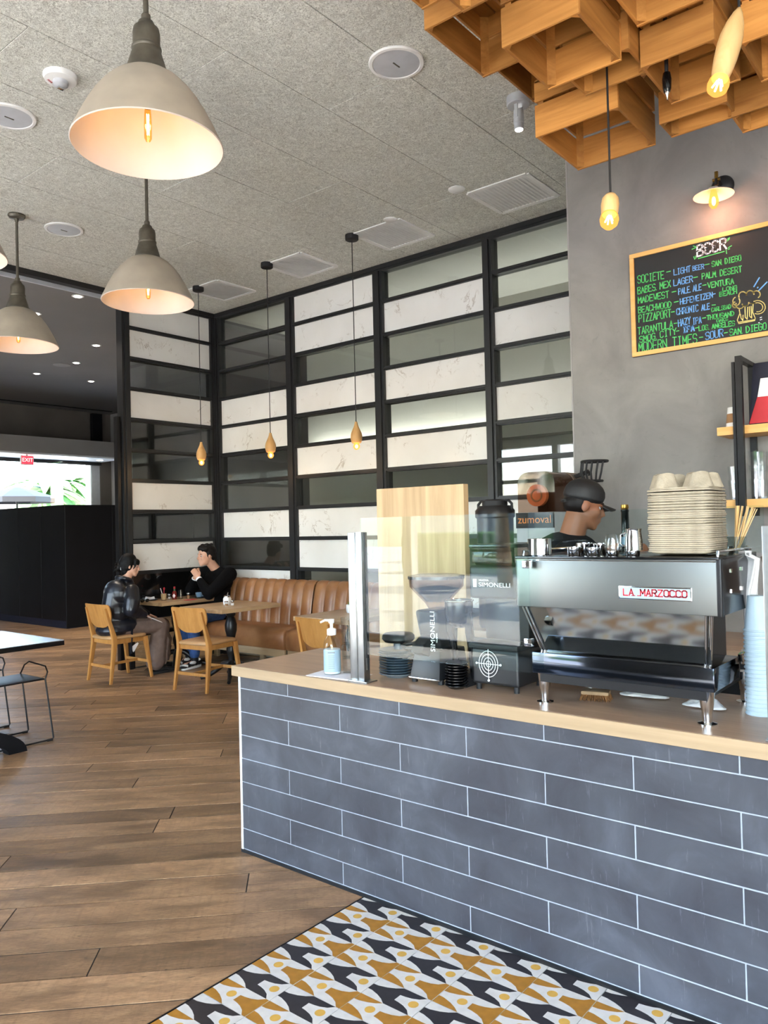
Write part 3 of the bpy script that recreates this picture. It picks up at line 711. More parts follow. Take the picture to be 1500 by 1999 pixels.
# ---- flat ceiling discs, detector, grilles
for lab, xy, r in (('round white ceiling speaker right of the largest pendant', (774, 122), .165), ('round white ceiling speaker cut by the left edge of the photo', (18, 226), .165),
                   ('round white ceiling speaker beyond the largest pendant, near its ceiling rose neighbour', (125, 447), .165)):
    t = thing('ceiling_speaker', lab, 'speaker', pz(*xy, ZC), group='round ceiling speakers')
    obj('rim', MB().lathe([(r, 0), (r, -.006), (r-.004, -.012), (r-.022, -.014), (r-.026, -.010)], n=48), 'white', t, smooth=30)
    obj('grille', MB().lathe([(r-.026, -.010), (r-.06, -.013), (0, -.015)], n=48), 'lightgrey', t)
    obj('badge', MB().box(-.03, .03, -.004, .004, -.0175, -.014), 'bronze', t, smooth=0)
for lab, xy, r in (('small plain white disc on the ceiling beside the nearest grille', (892, 369), .07), ('small plain white disc on the ceiling beside the second grille', (762, 428), .06)):
    t = thing('ceiling_disc', lab, 'disc', pz(*xy, ZC), group='small ceiling discs')
    obj('plate', MB().lathe([(r, 0), (r, -.006), (r-.008, -.012), (0, -.014)], n=32), 'white', t)
t = thing('smoke_detector', 'round white ceiling strobe detector left of the largest pendant', 'detector', pz(118, 148, ZC))
obj('base', MB().lathe([(.098, 0), (.098, -.014), (.09, -.03), (.06, -.036), (0, -.036)], n=36), 'white', t, smooth=40)
obj('lens', MB().lathe([(.045, -.036), (.042, -.058), (.026, -.07), (0, -.072)], n=24), 'lightgrey', t)
obj('strobe', MB().box(-.018, .018, -.012, .012, -.082, -.068), 'chrome', t, bevel=.003)
text('marking', 'FIRE', 'red', .022, t, (-.045, .04, -.037), (R(180), 0, R(20)))
def grille(label, c):
    x, y = c.x, c.y
    t = thing('air_grille', label, 'vent', (x, y, ZC), group='square ceiling air grilles'); a = .27
    b = MB()
    for s in (-1, 1): b.box(-a, a, s*a-.02, s*a+.02, -.010, .0).box(s*a-.02, s*a+.02, -a, a, -.010, .0)
    obj('frame', b, 'white', t, smooth=0)
    obj('backing', MB().box(-a, a, -a, a, -.0025, -.0005), 'white', t, smooth=0)
    for k in range(15):
        u = -a+.03+k*(2*a-.06)/14
        obj('slat', MB().hexa([(-a+.02, u-.013, -.009), (a-.02, u-.013, -.009), (a-.02, u-.010, -.010), (-a+.02, u-.010, -.010)], [(-a+.02, u+.010, -.003), (a-.02, u+.010, -.003), (a-.02, u+.013, -.004), (-a+.02, u+.013, -.004)]), 'white', t, smooth=0)
for lab, xy in (('square white ceiling air grille nearest the bar wall', (1003, 379)), ('square white ceiling air grille second from the bar wall', (768, 458)),
                ('square white ceiling air grille third from the bar wall', (587, 518)), ('square white ceiling air grille furthest, in the partition corner', (432, 567))):
    grille(lab, pz(*xy, ZC))
sp = pz(1012, 190, ZC)
t = thing('spotlight', 'grey cylindrical ceiling spotlight beside the hanging crates', 'spotlight', sp)
obj('canopy', MB().lathe([(0, 0), (.075, 0), (.075, -.05), (.07, -.055), (0, -.055)], n=28), 'lightgrey', t, smooth=35)
obj('yoke', MB().box(-.035, -.025, -.012, .012, -.14, -.05).box(.025, .035, -.012, .012, -.14, -.05), 'lightgrey', t, bevel=.002)
obj('barrel', MB().lathe([(.022, -.08), (.032, -.085), (.034, -.17), (.03, -.175), (.03, -.205), (.026, -.21)], n=22), 'lightgrey', t, smooth=35)
obj('lens', MB().lathe([(.026, -.21), (.024, -.214), (0, -.216)], n=18), 'downlight', t)

# ================================================================== HANGING CRATES
cr_root_n = 0
def crate(label, x0, x1, y0, y1, z, h=.26):
    """open-bottomed slatted fruit crate hung upside down; corner at (x0..x1, y0..y1), mouth at z"""
    t = thing('wooden_crate', label, 'crate', ((x0+x1)/2, (y0+y1)/2, z), group='wooden crates hung from the ceiling')
    W, L = (x1-x0)/2, (y1-y0)/2; th = .012
    rows = ((0, h*.56), (h*.62, h*.98))
    for a, b in rows:
        for s in (-1, 1):
            obj('board', MB().box(s*W-(th if s > 0 else 0), s*W+(0 if s > 0 else th), -L, L, a, b), 'pine', t, smooth=0, bevel=.0015, seg=1)
            obj('board', MB().box(-W+th, W-th, s*L-(th if s > 0 else 0), s*L+(0 if s > 0 else th), a+.002, b-.002), 'pinex', t, smooth=0, bevel=.0015, seg=1)
    for sx in (-1, 1):
        for sy in (-1, 1):
            cx, cy = sx*(W-th), sy*(L-th); q = .026
            obj('corner_post', MB().prism([(cx, cy, .004), (cx-sx*q, cy, .004), (cx, cy-sy*q, .004)], (0, 0, h-.01)), 'pine', t, smooth=0)
    n = 4
    for k in range(n):
        w_ = (2*L)/n; obj('base_slat', MB().box(-W, W, -L+k*w_+.004, -L+(k+1)*w_-.004, h-.012, h), 'pinex', t, smooth=0)
    return t
def C(c, n, z, W, L, label, h=.26):
    """crate whose mouth corner of kind n projects where measured"""
    p = pz(*c, z)
    x0 = p.x if n[1] == 'n' else p.x-W; y1 = p.y if n[0] == 'l' else p.y+L
    return crate(label, x0, x0+W, y1-L, y1, z, h)
C((828.4, 58.8), 'ln', 3.50, .44, .31, 'hung crate at the outer left corner of the crate cluster, above the speaker')
C((979.6, 93.6), 'ln', 3.30, .375, .305, 'hung crate low at the upper middle of the crate cluster')
C((1045.6, 268.8), 'ln', 3.30, .445, .39, 'hung crate lowest on the left against the grey wall, with a knot in its board')
C((1250.5, 133), 'ln', 3.30, .355, .275, 'hung crate holding the bare black socket')
C((1427.8, 229.2), 'ln', 3.30, .19, .42, 'hung crate against the grey wall at the right edge')
C((1287.2, 243.2), 'ln', 3.32, .165, .29, 'small hung crate against the grey wall in the middle')
C((905, 26.4), 'lf', 3.30, .36, .31, 'hung crate cut by the top edge, left of the cord')
C((1042, 200.4), 'lf', 3.60, .42, .31, 'hung crate half hidden above the spotlight')
C((1144, 188.7), 'lf', 3.34, .21, .27, 'small hung crate wedged behind the low middle one')
C((1443, 87.4), 'ln', 3.30, .33, .36, 'hung crate at the right edge behind the carrot-shaped lamp')
C((1245.4, 54.5), 'lf', 3.40, .36, .29, 'hung crate at the top edge between the two lamps')
C((826, 21), 'lf', 3.50, .38, .23, 'hung crate cut by the top edge at the far left of the cluster')
k = 0
for x0 in (2.1, 2.58, 3.06, 3.54, 4.02):
    for y0 in (.45, .80, 1.15, 1.48):
        if (x0 > 4 and y0 > 1.2) or (x0 < 2.5 and y0 > 1.4): continue
        k += 1
        crate('hung upper-layer crate, %s from the chalkboard side in the %s row from the speaker' % (('first', 'second', 'third', 'fourth')[(.45, .80, 1.15, 1.48).index(y0)], ORD[round((x0-2.1)/.48)]), x0, x0+.46, y0, y0+.33, 3.905 if (k % 2) else 3.88, .30 if k % 2 else .33)
hk = struct('trim_rails', 'slim timber rails carrying the hung crates')
for i, (x0, z0) in enumerate(((2.3, 4.18), (2.78, 4.18), (3.26, 4.18), (3.74, 4.18), (4.2, 4.18))): obj('rail', MB().box(x0-.02, x0+.02, .3, 1.8, z0+.02, ZC), 'pine', hk, smooth=0)
for i, (x, y, z0) in enumerate(((2.6, 1.6, 3.72), (2.95, 1.27, 3.55), (3.4, 1.42, 3.55), (3.14, .94, 3.55), (3.7, .75, 3.55), (3.52, 1.05, 3.55), (2.05, 1.3, 3.55), (3.22, 1.62, 3.84), (3.2, .62, 3.55), (2.7, .9, 3.65))):
    obj('hanger', MB().cyl((x, y, z0), (x, y, ZC), .006, n=6), 'blackmetal', hk)
# ---- lamps among the crates
def tilt_axis(bulb, top): return (V(top)-V(bulb)).normalized()
b0 = px(1190, 428, 3.0)
t = thing('bulb_pendant', 'globe bulb pendant with a short wooden cap on a long cord left of the chalkboard', 'lamp', b0)
ax = V((.30, .05, 1)).normalized()
obj('cap', MB().lathe([(0, .02), (.028, .02), (.034, .035), (.036, .07), (.033, .095), (.022, .112), (0, .115)], n=26, axis=ax), 'palebeech', t, smooth=50)
bl = obj('bulb', MB().lathe([(0, -.042), (.02, -.038), (.034, -.022), (.038, -.002), (.034, .018), (.024, .032), (.018, .04), (0, .04)], n=24, axis=ax), 'bulbglow', t, smooth=60)
tp = ax*.112
obj('cord', MB().tube([tp, tp+V((0, 0, .02)), V((tp.x, tp.y, ZC-b0.z))], .0046, 8), 'matteblack', t)
fb = MB()
for k in range(5): q = ax.orthogonal().normalized(); q2 = ax.cross(q); c_, s_ = math.cos(k*1.257), math.sin(k*1.257); fb.tube([(q*c_+q2*s_)*.006+ax*.014, (q*c_+q2*s_)*.016-ax*.014], .0034, 6)
obj('filament', fb, 'hotcore', bl)
point('bulb_lamp', t, (0, 0, -.07), 2, (1, .62, .3))
b0 = px(1403, 165, 2.6)
t = thing('bulb_pendant', 'globe bulb pendant with a long pale carrot-shaped wooden holder under the crates', 'lamp', b0)
ax = (_up*1.0+_rt*.17+V((.25, 0, 0))).normalized()
obj('cap', MB().lathe([(0, .022), (.026, .022), (.031, .05), (.036, .10), (.038, .15), (.036, .19), (.028, .235), (.016, .275), (.006, .298), (0, .30)], n=28, axis=ax), 'palebeech', t, smooth=50)
bl = obj('bulb', MB().lathe([(0, -.038), (.018, -.034), (.031, -.02), (.034, -.002), (.031, .014), (.023, .026), (.018, .034), (0, .034)], n=24, axis=ax), 'bulbglow', t, smooth=60)
tp = ax*.298
obj('cord', MB().tube([tp, V((tp.x, tp.y, ZC-b0.z))], .0046, 8), 'matteblack', t)
fb = MB()
for k in range(5): q = ax.orthogonal().normalized(); q2 = ax.cross(q); c_, s_ = math.cos(k*1.257), math.sin(k*1.257); fb.tube([(q*c_+q2*s_)*.006+ax*.014, (q*c_+q2*s_)*.016-ax*.014], .0034, 6)
obj('filament', fb, 'hotcore', bl)
point('bulb_lamp', t, (0, 0, -.07), 2, (1, .62, .3))
e = px(1303, 180, 3.06)
t = thing('bare_socket', 'bare black lamp socket without a bulb hanging inside a crate', 'socket', e)
obj('cord', MB().cyl((0, 0, .07), (0, 0, ZC-e.z), .0075, n=10), 'matteblack', t)
obj('socket', MB().lathe([(0, .0), (.012, .0), (.016, .012), (.018, .05), (.014, .075), (.0, .08)], n=18), 'glossblack', t)
obj('contact', MB().lathe([(0, -.03), (.003, -.03), (.005, -.012), (.009, -.006), (.009, .004), (0, .004)], n=12), 'chrome', t)
# ---- wall sconce
sc = px(1412, 365, WX)
t = thing('wall_sconce', 'small wall lamp with a shallow pink-lit white shade above the chalkboard', 'lamp', sc)
obj('backplate', MB().lathe([(0, 0), (.062, 0), (.062, .012), (.05, .03), (.02, .04), (0, .04)], n=28, axis=(-1, 0, 0)), 'matteblack', t, smooth=40)
obj('arm', MB().tube([(-.03, 0, 0), (-.10, 0, .01), (-.13, .0, .0), (-.135, 0, -.03)], .009, 10), 'matteblack', t)
obj('knuckle', MB().cyl((-.125, -.0, -.03), (-.125, 0, .045), .010, n=12).cyl((-.125, -.02, .0), (-.125, .02, .0), .009, n=10), 'brass', t)
sh = V((-.135, .015, -.045))
obj('shade', MB().lathe([(.026, .0), (.034, -.012), (.106, -.040), (.108, -.044), (.102, -.041), (.03, -.016), (0, -.012)], sh, n=40), 'shadein', t, smooth=60)
bl = obj('bulb', MB().lathe([(0, -.118), (.014, -.114), (.026, -.095), (.027, -.075), (.02, -.04), (.015, -.015), (0, -.014)], sh, n=22), 'bulbglow', t, smooth=60)
obj('filament', MB().ball(sh+V((0, 0, -.075)), (.011, .011, .026), 12), 'hotcore', bl)
point('bulb_lamp', t, sh+V((0, 0, -.14)), 1.7, (1, .45, .28))

# ================================================================== SEATING AND TABLES
def make_chair(label, loc, rz):
    t = thing('dining_chair', label, 'chair', loc, rz, 'beech cafe chairs')
    # front of the chair is +x
    pad = MB(); n = 16; ring = []
    for k in range(n*4):
        a = 2*PI*k/(n*4); c, s_ = math.cos(a), math.sin(a); e = .38
        x = .225*math.copysign(abs(c)**e, c); y = .215*math.copysign(abs(s_)**e, s_); y *= 1+.06*(x/.225); ring.append((x, y))
    N = len(ring); vs = []; fs = []
    lv = [(.97, .445), (1.0, .452), (1.0, .462), (.97, .474), (.8, .481), (.4, .484)]
    for f, z in lv: vs += [(x*f, y*f, z) for x, y in ring]
    for i in range(len(lv)-1): fs += [(i*N+k, i*N+(k+1) % N, (i+1)*N+(k+1) % N, (i+1)*N+k) for k in range(N)]
    fs += [tuple(range(N-1, -1, -1)), tuple((len(lv)-1)*N+k for k in range(N))]
    pad.add(vs, fs); obj('seat', pad, 'seatpad', t, smooth=60)
    fr = MB()
    for s in (-1, 1): fr.bar((-.17, s*.185, .42), (.19, s*.18, .42), .022, .05)
    fr.bar((.19, -.19, .42), (.19, .19, .42), .022, .05).bar((-.17, -.19, .42), (-.17, .19, .42), .022, .05)
    obj('seat_frame', fr, 'chair', t, bevel=.003)
    for s in (-1, 1):
        b = MB(); P = [(-.235, s*.215, 0), (-.175, s*.197, .40), (-.178, s*.195, .47), (-.262, s*.182, .775)]; wd = [(.024, .028), (.036, .05), (.036, .052), (.020, .026)]
        vs = []
        for (x, y, z), (w_, h_) in zip(P, wd): vs += [(x-h_/2, y-w_/2, z), (x+h_/2, y-w_/2, z), (x+h_/2, y+w_/2, z), (x-h_/2, y+w_/2, z)]
        fs = [(3, 2, 1, 0), (12, 13, 14, 15)]+[(i*4+k, i*4+(k+1) % 4, i*4+4+(k+1) % 4, i*4+4+k) for i in range(3) for k in range(4)]
        obj('leg', b.add(vs, fs), 'chair', t, bevel=.005)
        obj('leg', MB().bar((.245, s*.222, 0), (.19, s*.19, .44), .026, .026, (1, 0, 0), 0, .038, .046), 'chair', t, bevel=.005)
    obj('stretcher', MB().bar((-.205, -.207, .165), (-.205, .207, .165), .016, .03), 'chair', t, bevel=.003)
    obj('stretcher', MB().bar((.222, -.21, .175), (.222, .21, .175), .016, .03), 'chair', t, bevel=.003)
    obj('stretcher', MB().bar((-.205, 0, .165), (.222, 0, .175), .016, .028), 'chair', t, bevel=.003)
    # curved plywood backrest
    b = MB(); zs = [.565, .572, .585, .605, .63, .66, .70, .74, .78, .803, .812]; hw = [.06, .095, .128, .160, .188, .207, .222, .228, .226, .220, .205]; m = 13; vs = []
    for side in (0, 1):
        for z, h_ in zip(zs, hw):
            for k in range(m):
                y = h_*(2*k/(m-1)-1); x = -.262+(.775-z)*.27+ .55*y*y + .012*(1-side)-.006 - .006
                vs.append((x, y, z))
    nz = len(zs); Q = nz*m; fs = []
    for side in (0, 1): fs += [tuple(side*Q+q for q in ((i*m+k, i*m+k+1, (i+1)*m+k+1, (i+1)*m+k))) for i in range(nz-1) for k in range(m-1)]
    bd_ = [k for k in range(m)]+[i*m+m-1 for i in range(1, nz)]+[(nz-1)*m+k for k in range(m-2, -1, -1)]+[i*m for i in range(nz-2, 0, -1)]
    fs += [(bd_[i], bd_[(i+1) % len(bd_)], Q+bd_[(i+1) % len(bd_)], Q+bd_[i]) for i in range(len(bd_))]
    obj('backrest', b.add(vs, fs), 'chair', t, smooth=50)
    return t
make_chair('beech cafe chair the woman in the leather jacket sits on', (4.61, 7.43, 0), 0)
make_chair('empty beech cafe chair pushed to the middle oak table', (4.845, 6.25, 0), R(8))
make_chair('beech cafe chair half hidden behind the counter end and the glass guard', (4.80, 4.47, 0), R(-3))
# ---- leather banquette along the partition
def bench(label, y0, y1, n):
    t = thing('banquette_bench', label, 'bench', (0, 0, 0), 0, 'tan leather banquettes'); t.location = (6.0, (y0+y1)/2, 0); L = (y1-y0)/2
    ch = 2*L/n
    for k in range(n):
        c = -L+ch*(k+.5); b = MB(); vs = []; m = 9
        prof = [(.02, .44), (.035, .60), (.06, .75), (.085, .86), (.105, .92), (.135, .955), (.17, .965), (.20, .955), (.205, .90)]
        for (x, z) in prof:
            for q in range(m):
                u = 2*q/(m-1)-1; bul = .028*(1-u*u)**.5 if abs(u) < 1 else 0
                w_ = 1 if z < .93 else .4
                vs.append((x-bul*w_, c+u*ch/2, z+(bul*.35 if z > .93 else 0)))
        fs = [(i*m+q, i*m+q+1, (i+1)*m+q+1, (i+1)*m+q) for i in range(len(prof)-1) for q in range(m-1)]
        obj('back_channel', b.add(vs, fs), 'leather', t, smooth=70)
    obj('back_board', MB().box(.15, .21, -L+.005, L-.005, .2, .93), 'leather', t, smooth=0)
    s = MB(); m = 12; vs = []; prof = [(-.36, .275), (-.375, .29), (-.38, .40), (-.372, .455), (-.345, .482), (-.25, .498), (-.1, .495), (.06, .48), (.12, .47)]
    ys = [-L+.004, -L+.02]+[-L+2*L*i/m for i in range(1, m)]+[L-.02, L-.004]
    for i, y in enumerate(ys):
        e = .014 if i in (0, len(ys)-1) else 0
        vs += [(x+(e if x < -.3 else 0), y, z-(e if z > .4 else 0)) for x, z in prof]
    q = len(prof); fs = [(i*q+k, (i+1)*q+k, (i+1)*q+k+1, i*q+k+1) for i in range(len(ys)-1) for k in range(q-1)]+[tuple(range(q)), tuple((len(ys)-1)*q+k for k in range(q-1, -1, -1))]
    obj('seat_cushion', s.add(vs, fs), 'leather', t, smooth=60)
    obj('base_rail', MB().box(-.352, -.325, -L+.01, L-.01, .195, .28), 'oak', t, bevel=.003)
    obj('base_board', MB().box(-.325, .18, -L+.02, L-.02, .20, .275), 'matteblack', t, smooth=0)
    for y in (-L+.05, 0, L-.05):
        for x in (-.335, .12): obj('leg', MB().box(x-.012, x+.03, y-.035, y+.035, 0, .2), 'oak', t, bevel=.003)
    return t
bench('tan leather channel-back bench section the man in black sits on', 5.985, 7.76, 11)
bench('tan leather channel-back bench section nearer the counter, partly behind the glass guard', 4.22, 5.965, 11)
def cafe_table(label, x0, x1, y0, y1, z=.765, foot=True):
    t = thing('cafe_table', label, 'table', ((x0+x1)/2, (y0+y1)/2, 0), 0, 'oak cafe tables'); a, b_ = (x1-x0)/2, (y1-y0)/2
    obj('tabletop', MB().box(-a, a, -b_, b_, z-.04, z), 'tabletop', t, bevel=.003)
    col = [(0, .06), (.05, .06), (.052, .075), (.036, .10), (.034, .22), (.05, .27), (.053, .31), (.036, .36), (.033, .40), (.046, .44), (.062, .50), (.064, .56), (.05, .61), (.036, .645), (.05, .66), (.052, .68), (.03, .70), (.03, z-.06), (.0, z-.06)]
    obj('column', MB().lathe(col, n=24), 'blackmetal', t, smooth=40)
    obj('top_spider', MB().box(-.16, .16, -.02, .02, z-.06, z-.04).box(-.02, .02, -.16, .16, z-.06, z-.04), 'blackmetal', t)
    for k in range(4):
        an = PI/4+PI/2*k; c, s_ = math.cos(an), math.sin(an)
        pts = [V((r*c, r*s_, zz)) for r, zz in ((.02, .17), (.08, .16), (.15, .10), (.22, .05), (.28, .03), (.32, .018))]
        obj('claw_foot', MB().tube(pts, [.03, .032, .027, .022, .02, .018], 10), 'blackmetal', t)
    return t
cafe_table('oak cafe table the couple sits at, with drinks on it', 5.06, 5.80, 7.305, 7.79)
cafe_table('bare oak cafe table in front of the empty chair, with the sugar jar', 4.885, 5.665, 6.06, 6.745)
cafe_table('oak cafe table half hidden behind the glass guard', 4.86, 5.66, 4.36, 5.04)
# ---- dark table and wire stools at the left edge
t = thing('bar_table', 'black-topped table with an arched foot cut by the left edge', 'table', (2.0, 6.07, 0))
obj('tabletop', MB().box(-1.2, 1.0, -.5, .5, .715, .75), 'blackmetal', t, bevel=.002)
obj('top_reflection', MB().box(-1.198, .998, -.498, .498, .75, .754), plain('pale_reflection', '9a9c9e', .22, 0, .03), t, smooth=0)  # pale sheet painted as the white reflection on the black top
for y in (-.47, .18):
    b = MB(); N = 20; vs = []; fs = []
    for i in range(N+1):
        a = PI*i/N
        for rx, rz in ((.53, .215), (.40, .125)):
            for yy in (y-.045, y+.045): vs.append((.17+rx*math.cos(a), yy, rz*math.sin(a)))
    for i in range(N): q = i*4; fs += [(q, q+4, q+5, q+1), (q+2, q+3, q+7, q+6), (q, q+2, q+6, q+4), (q+1, q+5, q+7, q+3)]
    fs += [(0, 1, 3, 2), (N*4, N*4+2, N*4+3, N*4+1)]
    obj('arched_foot', b.add(vs, fs), 'blackpanel', t, smooth=30)
    obj('post', MB().box(.12, .22, y-.04, y+.04, .17, .715), 'blackpanel', t, smooth=0)
def stool(label, dy):
    t = thing('wire_stool', label, 'stool', (2.66, 5.9+dy, 0), 0, 'black wire sled stools'); z = .455
    obj('seat', MB().box(-.31, .285, -.13, .235, z-.012, z), 'blackmetal', t, bevel=.003)
    for s, (xt, xb) in (('r', (.285, .30)), ('l', (-.30, -.32))):
        pass
    for yb, yt in ((-.225, -.14), (.165, .235)):
        pts = [(.285, yt, z-.004), (.298, yb, .02), (.29, yb, .008), (-.31, yb+.01, .008), (-.32, yb+.01, .02), (-.31, yt, z-.004)]
        obj('sled_leg', MB().tube(pts, .0065, 8), 'blackmetal', t)
    for s in (-1, 1):
        x = .288 if s > 0 else -.312
        pts = [(x, -.135, z-.006), (x+.018*s, -.135, z+.045), (x+.02*s, -.10, z+.085), (x+.012*s, .14, z+.10), (x+.004*s, .20, z+.07), (x-.012*s, .235, z+.0)]
        obj('handle', MB().tube(pts, .006, 8), 'blackmetal', t)
    obj('foot_pad', MB().cyl((.25, -.225, .006), (.29, -.225, .006), .010, n=8), 'matteblack', t); obj('foot_pad', MB().cyl((.25, .165, .006), (.29, .165, .006), .010, n=8), 'matteblack', t)
    return t
stool('black wire stool at the left edge, in front, its sled leg fully in view', 0)
stool('black wire stool at the left edge, behind, only one leg in view', .70)

# ================================================================== THINGS ON THE CAFE TABLES
TZ = .7652
def lathe_thing(name, label, cat, loc, prof, mat, n=24, group=None, smooth=45):
    o = obj(name, MB().lathe(prof, n=n), mat, None, loc, smooth=smooth); return tag(o, label, cat, group)
t = thing('iced_coffee', 'glass of iced milky coffee with straws on the couple\'s table', 'drink', pz(320, 1172, TZ))
obj('glass', MB().lathe([(0, 0), (.028, 0), (.036, .085), (.034, .085), (.027, .006), (0, .006)], n=24), 'clear', t)
obj('coffee', MB().lathe([(0, .007), (.0265, .007), (.033, .075), (0, .075)], n=24), 'coffee', t)
obj('straw', MB().cyl((0, 0, .01), (-.035, .01, .14), .004, n=8), 'paper', t); obj('spoon', MB().cyl((.0, 0, .01), (.02, .02, .125), .004, n=8).ball((.022, .022, .13), (.012, .006, .016)), 'red', t)
t = thing('sauce_bottle', 'red hot-sauce bottle with a green neck and white diamond label', 'bottle', pz(341, 1170, TZ))
obj('body', MB().lathe([(0, 0), (.025, 0), (.026, .004), (.026, .075), (.018, .092), (.009, .10), (.008, .112), (0, .112)], n=22), 'sauce', t)
obj('neck_band', MB().lathe([(.0095, .098), (.0095, .122), (0, .122)], n=16), 'green', t); obj('cap', MB().lathe([(.0105, .12), (.0105, .145), (0, .146)], n=16), 'red', t)
obj('label', MB().poly([V((-.0265, 0, .015)), V((-.0255, -.018, .042)), V((-.0265, 0, .068)), V((-.0255, .018, .042))]), 'paper', t, rot=(0, 0, R(40)))
for i, (x, y, h, lab) in enumerate(((353, 1169, .10, 'empty water tumbler beside the hot-sauce bottle'), (331, 1170, .05, 'small salt shaker between the coffee and the hot sauce'))):
    t = thing('tumbler' if i == 0 else 'salt_shaker', lab, 'glass' if i == 0 else 'shaker', pz(x, y, TZ))
    obj('glass', MB().lathe([(0, 0), (.027-.007*i, 0), (.031-.011*i, h), (.029-.011*i, h), (.025-.007*i, .006), (0, .006)], n=22), 'clear', t)
    if i: obj('salt', MB().lathe([(0, .007), (.016, .007), (.016, .03), (0, .03)], n=16), 'paper', t); obj('cap', MB().lathe([(.019, h), (.02, h+.012), (0, h+.014)], n=16), 'steel', t)
t = thing('pepper_shaker', 'small glass shaker with a steel cap beside the blue cup', 'shaker', pz(368, 1169, TZ))
obj('glass', MB().lathe([(0, 0), (.021, 0), (.019, .055), (0, .055)], n=18), 'clear', t); obj('pepper', MB().lathe([(0, .004), (.018, .004), (.017, .04), (0, .04)], n=18), 'kraft', t); obj('cap', MB().lathe([(.02, .055), (.02, .068), (0, .072)], n=18), 'steel', t)
t = thing('coffee_cup', 'blue stoneware cup on its saucer in front of the man', 'cup', pz(389, 1167, TZ))
obj('saucer', MB().lathe([(0, .0), (.04, .0), (.075, .012), (.077, .016), (.04, .006), (0, .006)], n=30), 'slateblue', t)
obj('cup', MB().lathe([(0, .007), (.024, .007), (.04, .03), (.046, .062), (.044, .062), (.037, .03), (.02, .014), (0, .014)], n=28), 'cupsky', t)
obj('handle', MB().tube([(.043, 0, .052), (.066, 0, .05), (.068, 0, .03), (.04, 0, .022)], .005, 8), 'cupsky', t, rot=(0, 0, R(-50)))
t = thing('plate', 'small dark plate with crumpled napkin and cutlery near the woman', 'plate', pz(292, 1172, TZ))
obj('dish', MB().lathe([(0, 0), (.06, 0), (.095, .012), (.097, .016), (.06, .005), (0, .005)], n=30), 'slateblue', t)
obj('napkin', MB().hexa([(-.05, -.03, .01), (.05, -.04, .012), (.06, .03, .012), (-.04, .04, .01)], [(-.04, -.02, .03), (.045, -.03, .045), (.05, .02, .028), (-.03, .03, .05)]), 'paper', t, bevel=.006)
obj('fork', MB().bar((-.08, .03, .03), (.07, .05, .026), .009, .003), 'steel', t)
o = obj('napkin_red', MB().box(-.075, .075, -.035, .035, 0, .004), 'red', None, pz(372, 1171, TZ), (0, 0, R(12)), bevel=.001); tag(o, 'flat red folded napkin on the couple\'s table', 'napkin'); o.name = 'folded_napkin'
t = thing('sunglasses', 'dark folded glasses lying by the plate near the woman', 'glasses', pz(283, 1176, TZ))
for s in (-1, 1): obj('lens', MB().ball((s*.032, 0, .02), (.026, .006, .02)), 'glossblack', t)
obj('bridge', MB().tube([(-.01, 0, .026), (0, -.002, .029), (.01, 0, .026)], .002, 6), 'glossblack', t)
for s in (-1, 1): obj('temple', MB().tube([(s*.057, 0, .026), (s*.05, .06, .02), (-s*.03, .065, .006)], .002, 6), 'glossblack', t)
t = thing('sugar_jar', 'white sugar jar with a chrome pouring lid on the bare oak table', 'jar', pz(444, 1180, TZ))
obj('jar', MB().lathe([(0, 0), (.038, 0), (.043, .02), (.043, .06), (.034, .078), (0, .078)], n=26), 'white', t); obj('lid', MB().lathe([(.035, .078), (.035, .088), (.015, .10), (0, .10)], n=24), 'chrome', t); obj('spout', MB().cyl((0, 0, .095), (.012, 0, .122), .006, .004, 10), 'chrome', t)
for i, (x, y) in enumerate(((442, 1183.5), (454, 1182))):
    t = thing('shaker', ('glass pepper shaker in front of the white sugar jar', 'glass salt shaker right of the white sugar jar')[i], 'shaker', pz(x, y, TZ), 0, 'shakers on the bare oak table')
    obj('glass', MB().lathe([(0, 0), (.018, 0), (.018, .04), (0, .04)], n=18), 'clear', t); obj('contents', MB().lathe([(0, .003), (.016, .003), (.016, .026), (0, .026)], n=16), ('kraft', 'paper')[i], t); obj('cap', MB().lathe([(.0185, .04), (.0185, .05), (.01, .056), (0, .057)], n=18), 'chrome', t)
t = thing('planter_cup', 'white cup holding dark sprigs on the table behind the guard post', 'cup', pz(684, 1196, TZ))
obj('cup', MB().lathe([(0, 0), (.03, 0), (.036, .02), (.036, .075), (.033, .075), (.03, .02), (0, .02)], n=22), 'white', t)
b = MB()
for k in range(7): a = k*.9; b.tube([(0, 0, .03), (.012*math.cos(a), .012*math.sin(a), .085), (.024*math.cos(a), .024*math.sin(a), .10)], [.002, .004, .001], 5)
obj('sprigs', b, 'leaf', t)

# ================================================================== BAR COUNTER
CX, CYL, CT = 2.47, 2.935, .8945
t = bc = thing('bar_counter', 'service counter faced with long dark slate tiles and pale grout', 'counter', (0, 0, 0))
obj('carcass', MB().box(CX+.0012, 3.02, -1.2, CYL-.004, 0.012, .846), 'grout', t, smooth=0)
rows = [.846]+[.783-.1117*k for k in range(7)]+[.016]
for r in range(8):
    z1, z0 = rows[r]-(.0022 if r else 0), rows[r+1]+.0022
    y = CYL; nxt = 2.609 if r % 2 == 0 else 2.289
    while y > -1.2:
        y0 = max(nxt, -1.2)
        obj('tile', MB().box(CX, CX+.012, y0+.0022, y-(.0022 if y < CYL else 0), z0, z1), 'slate', t, (random.uniform(-.0006, .0006), 0, 0), smooth=0, bevel=.0009, seg=1)
        y = nxt; nxt -= .647
for (y0, y1) in ((3.02, 2.8), (2.8, 2.5)): pass
for r in range(8): obj('tile', MB().box(CX+.014, 3.02, CYL-.004, CYL+.004, rows[r+1]+.0022, rows[r]-.0022), 'slate', t, smooth=0)
obj('corner_trim', MB().box(CX-.003, CX+.013, CYL, CYL+.012, .01, .846), 'white', t, smooth=0)
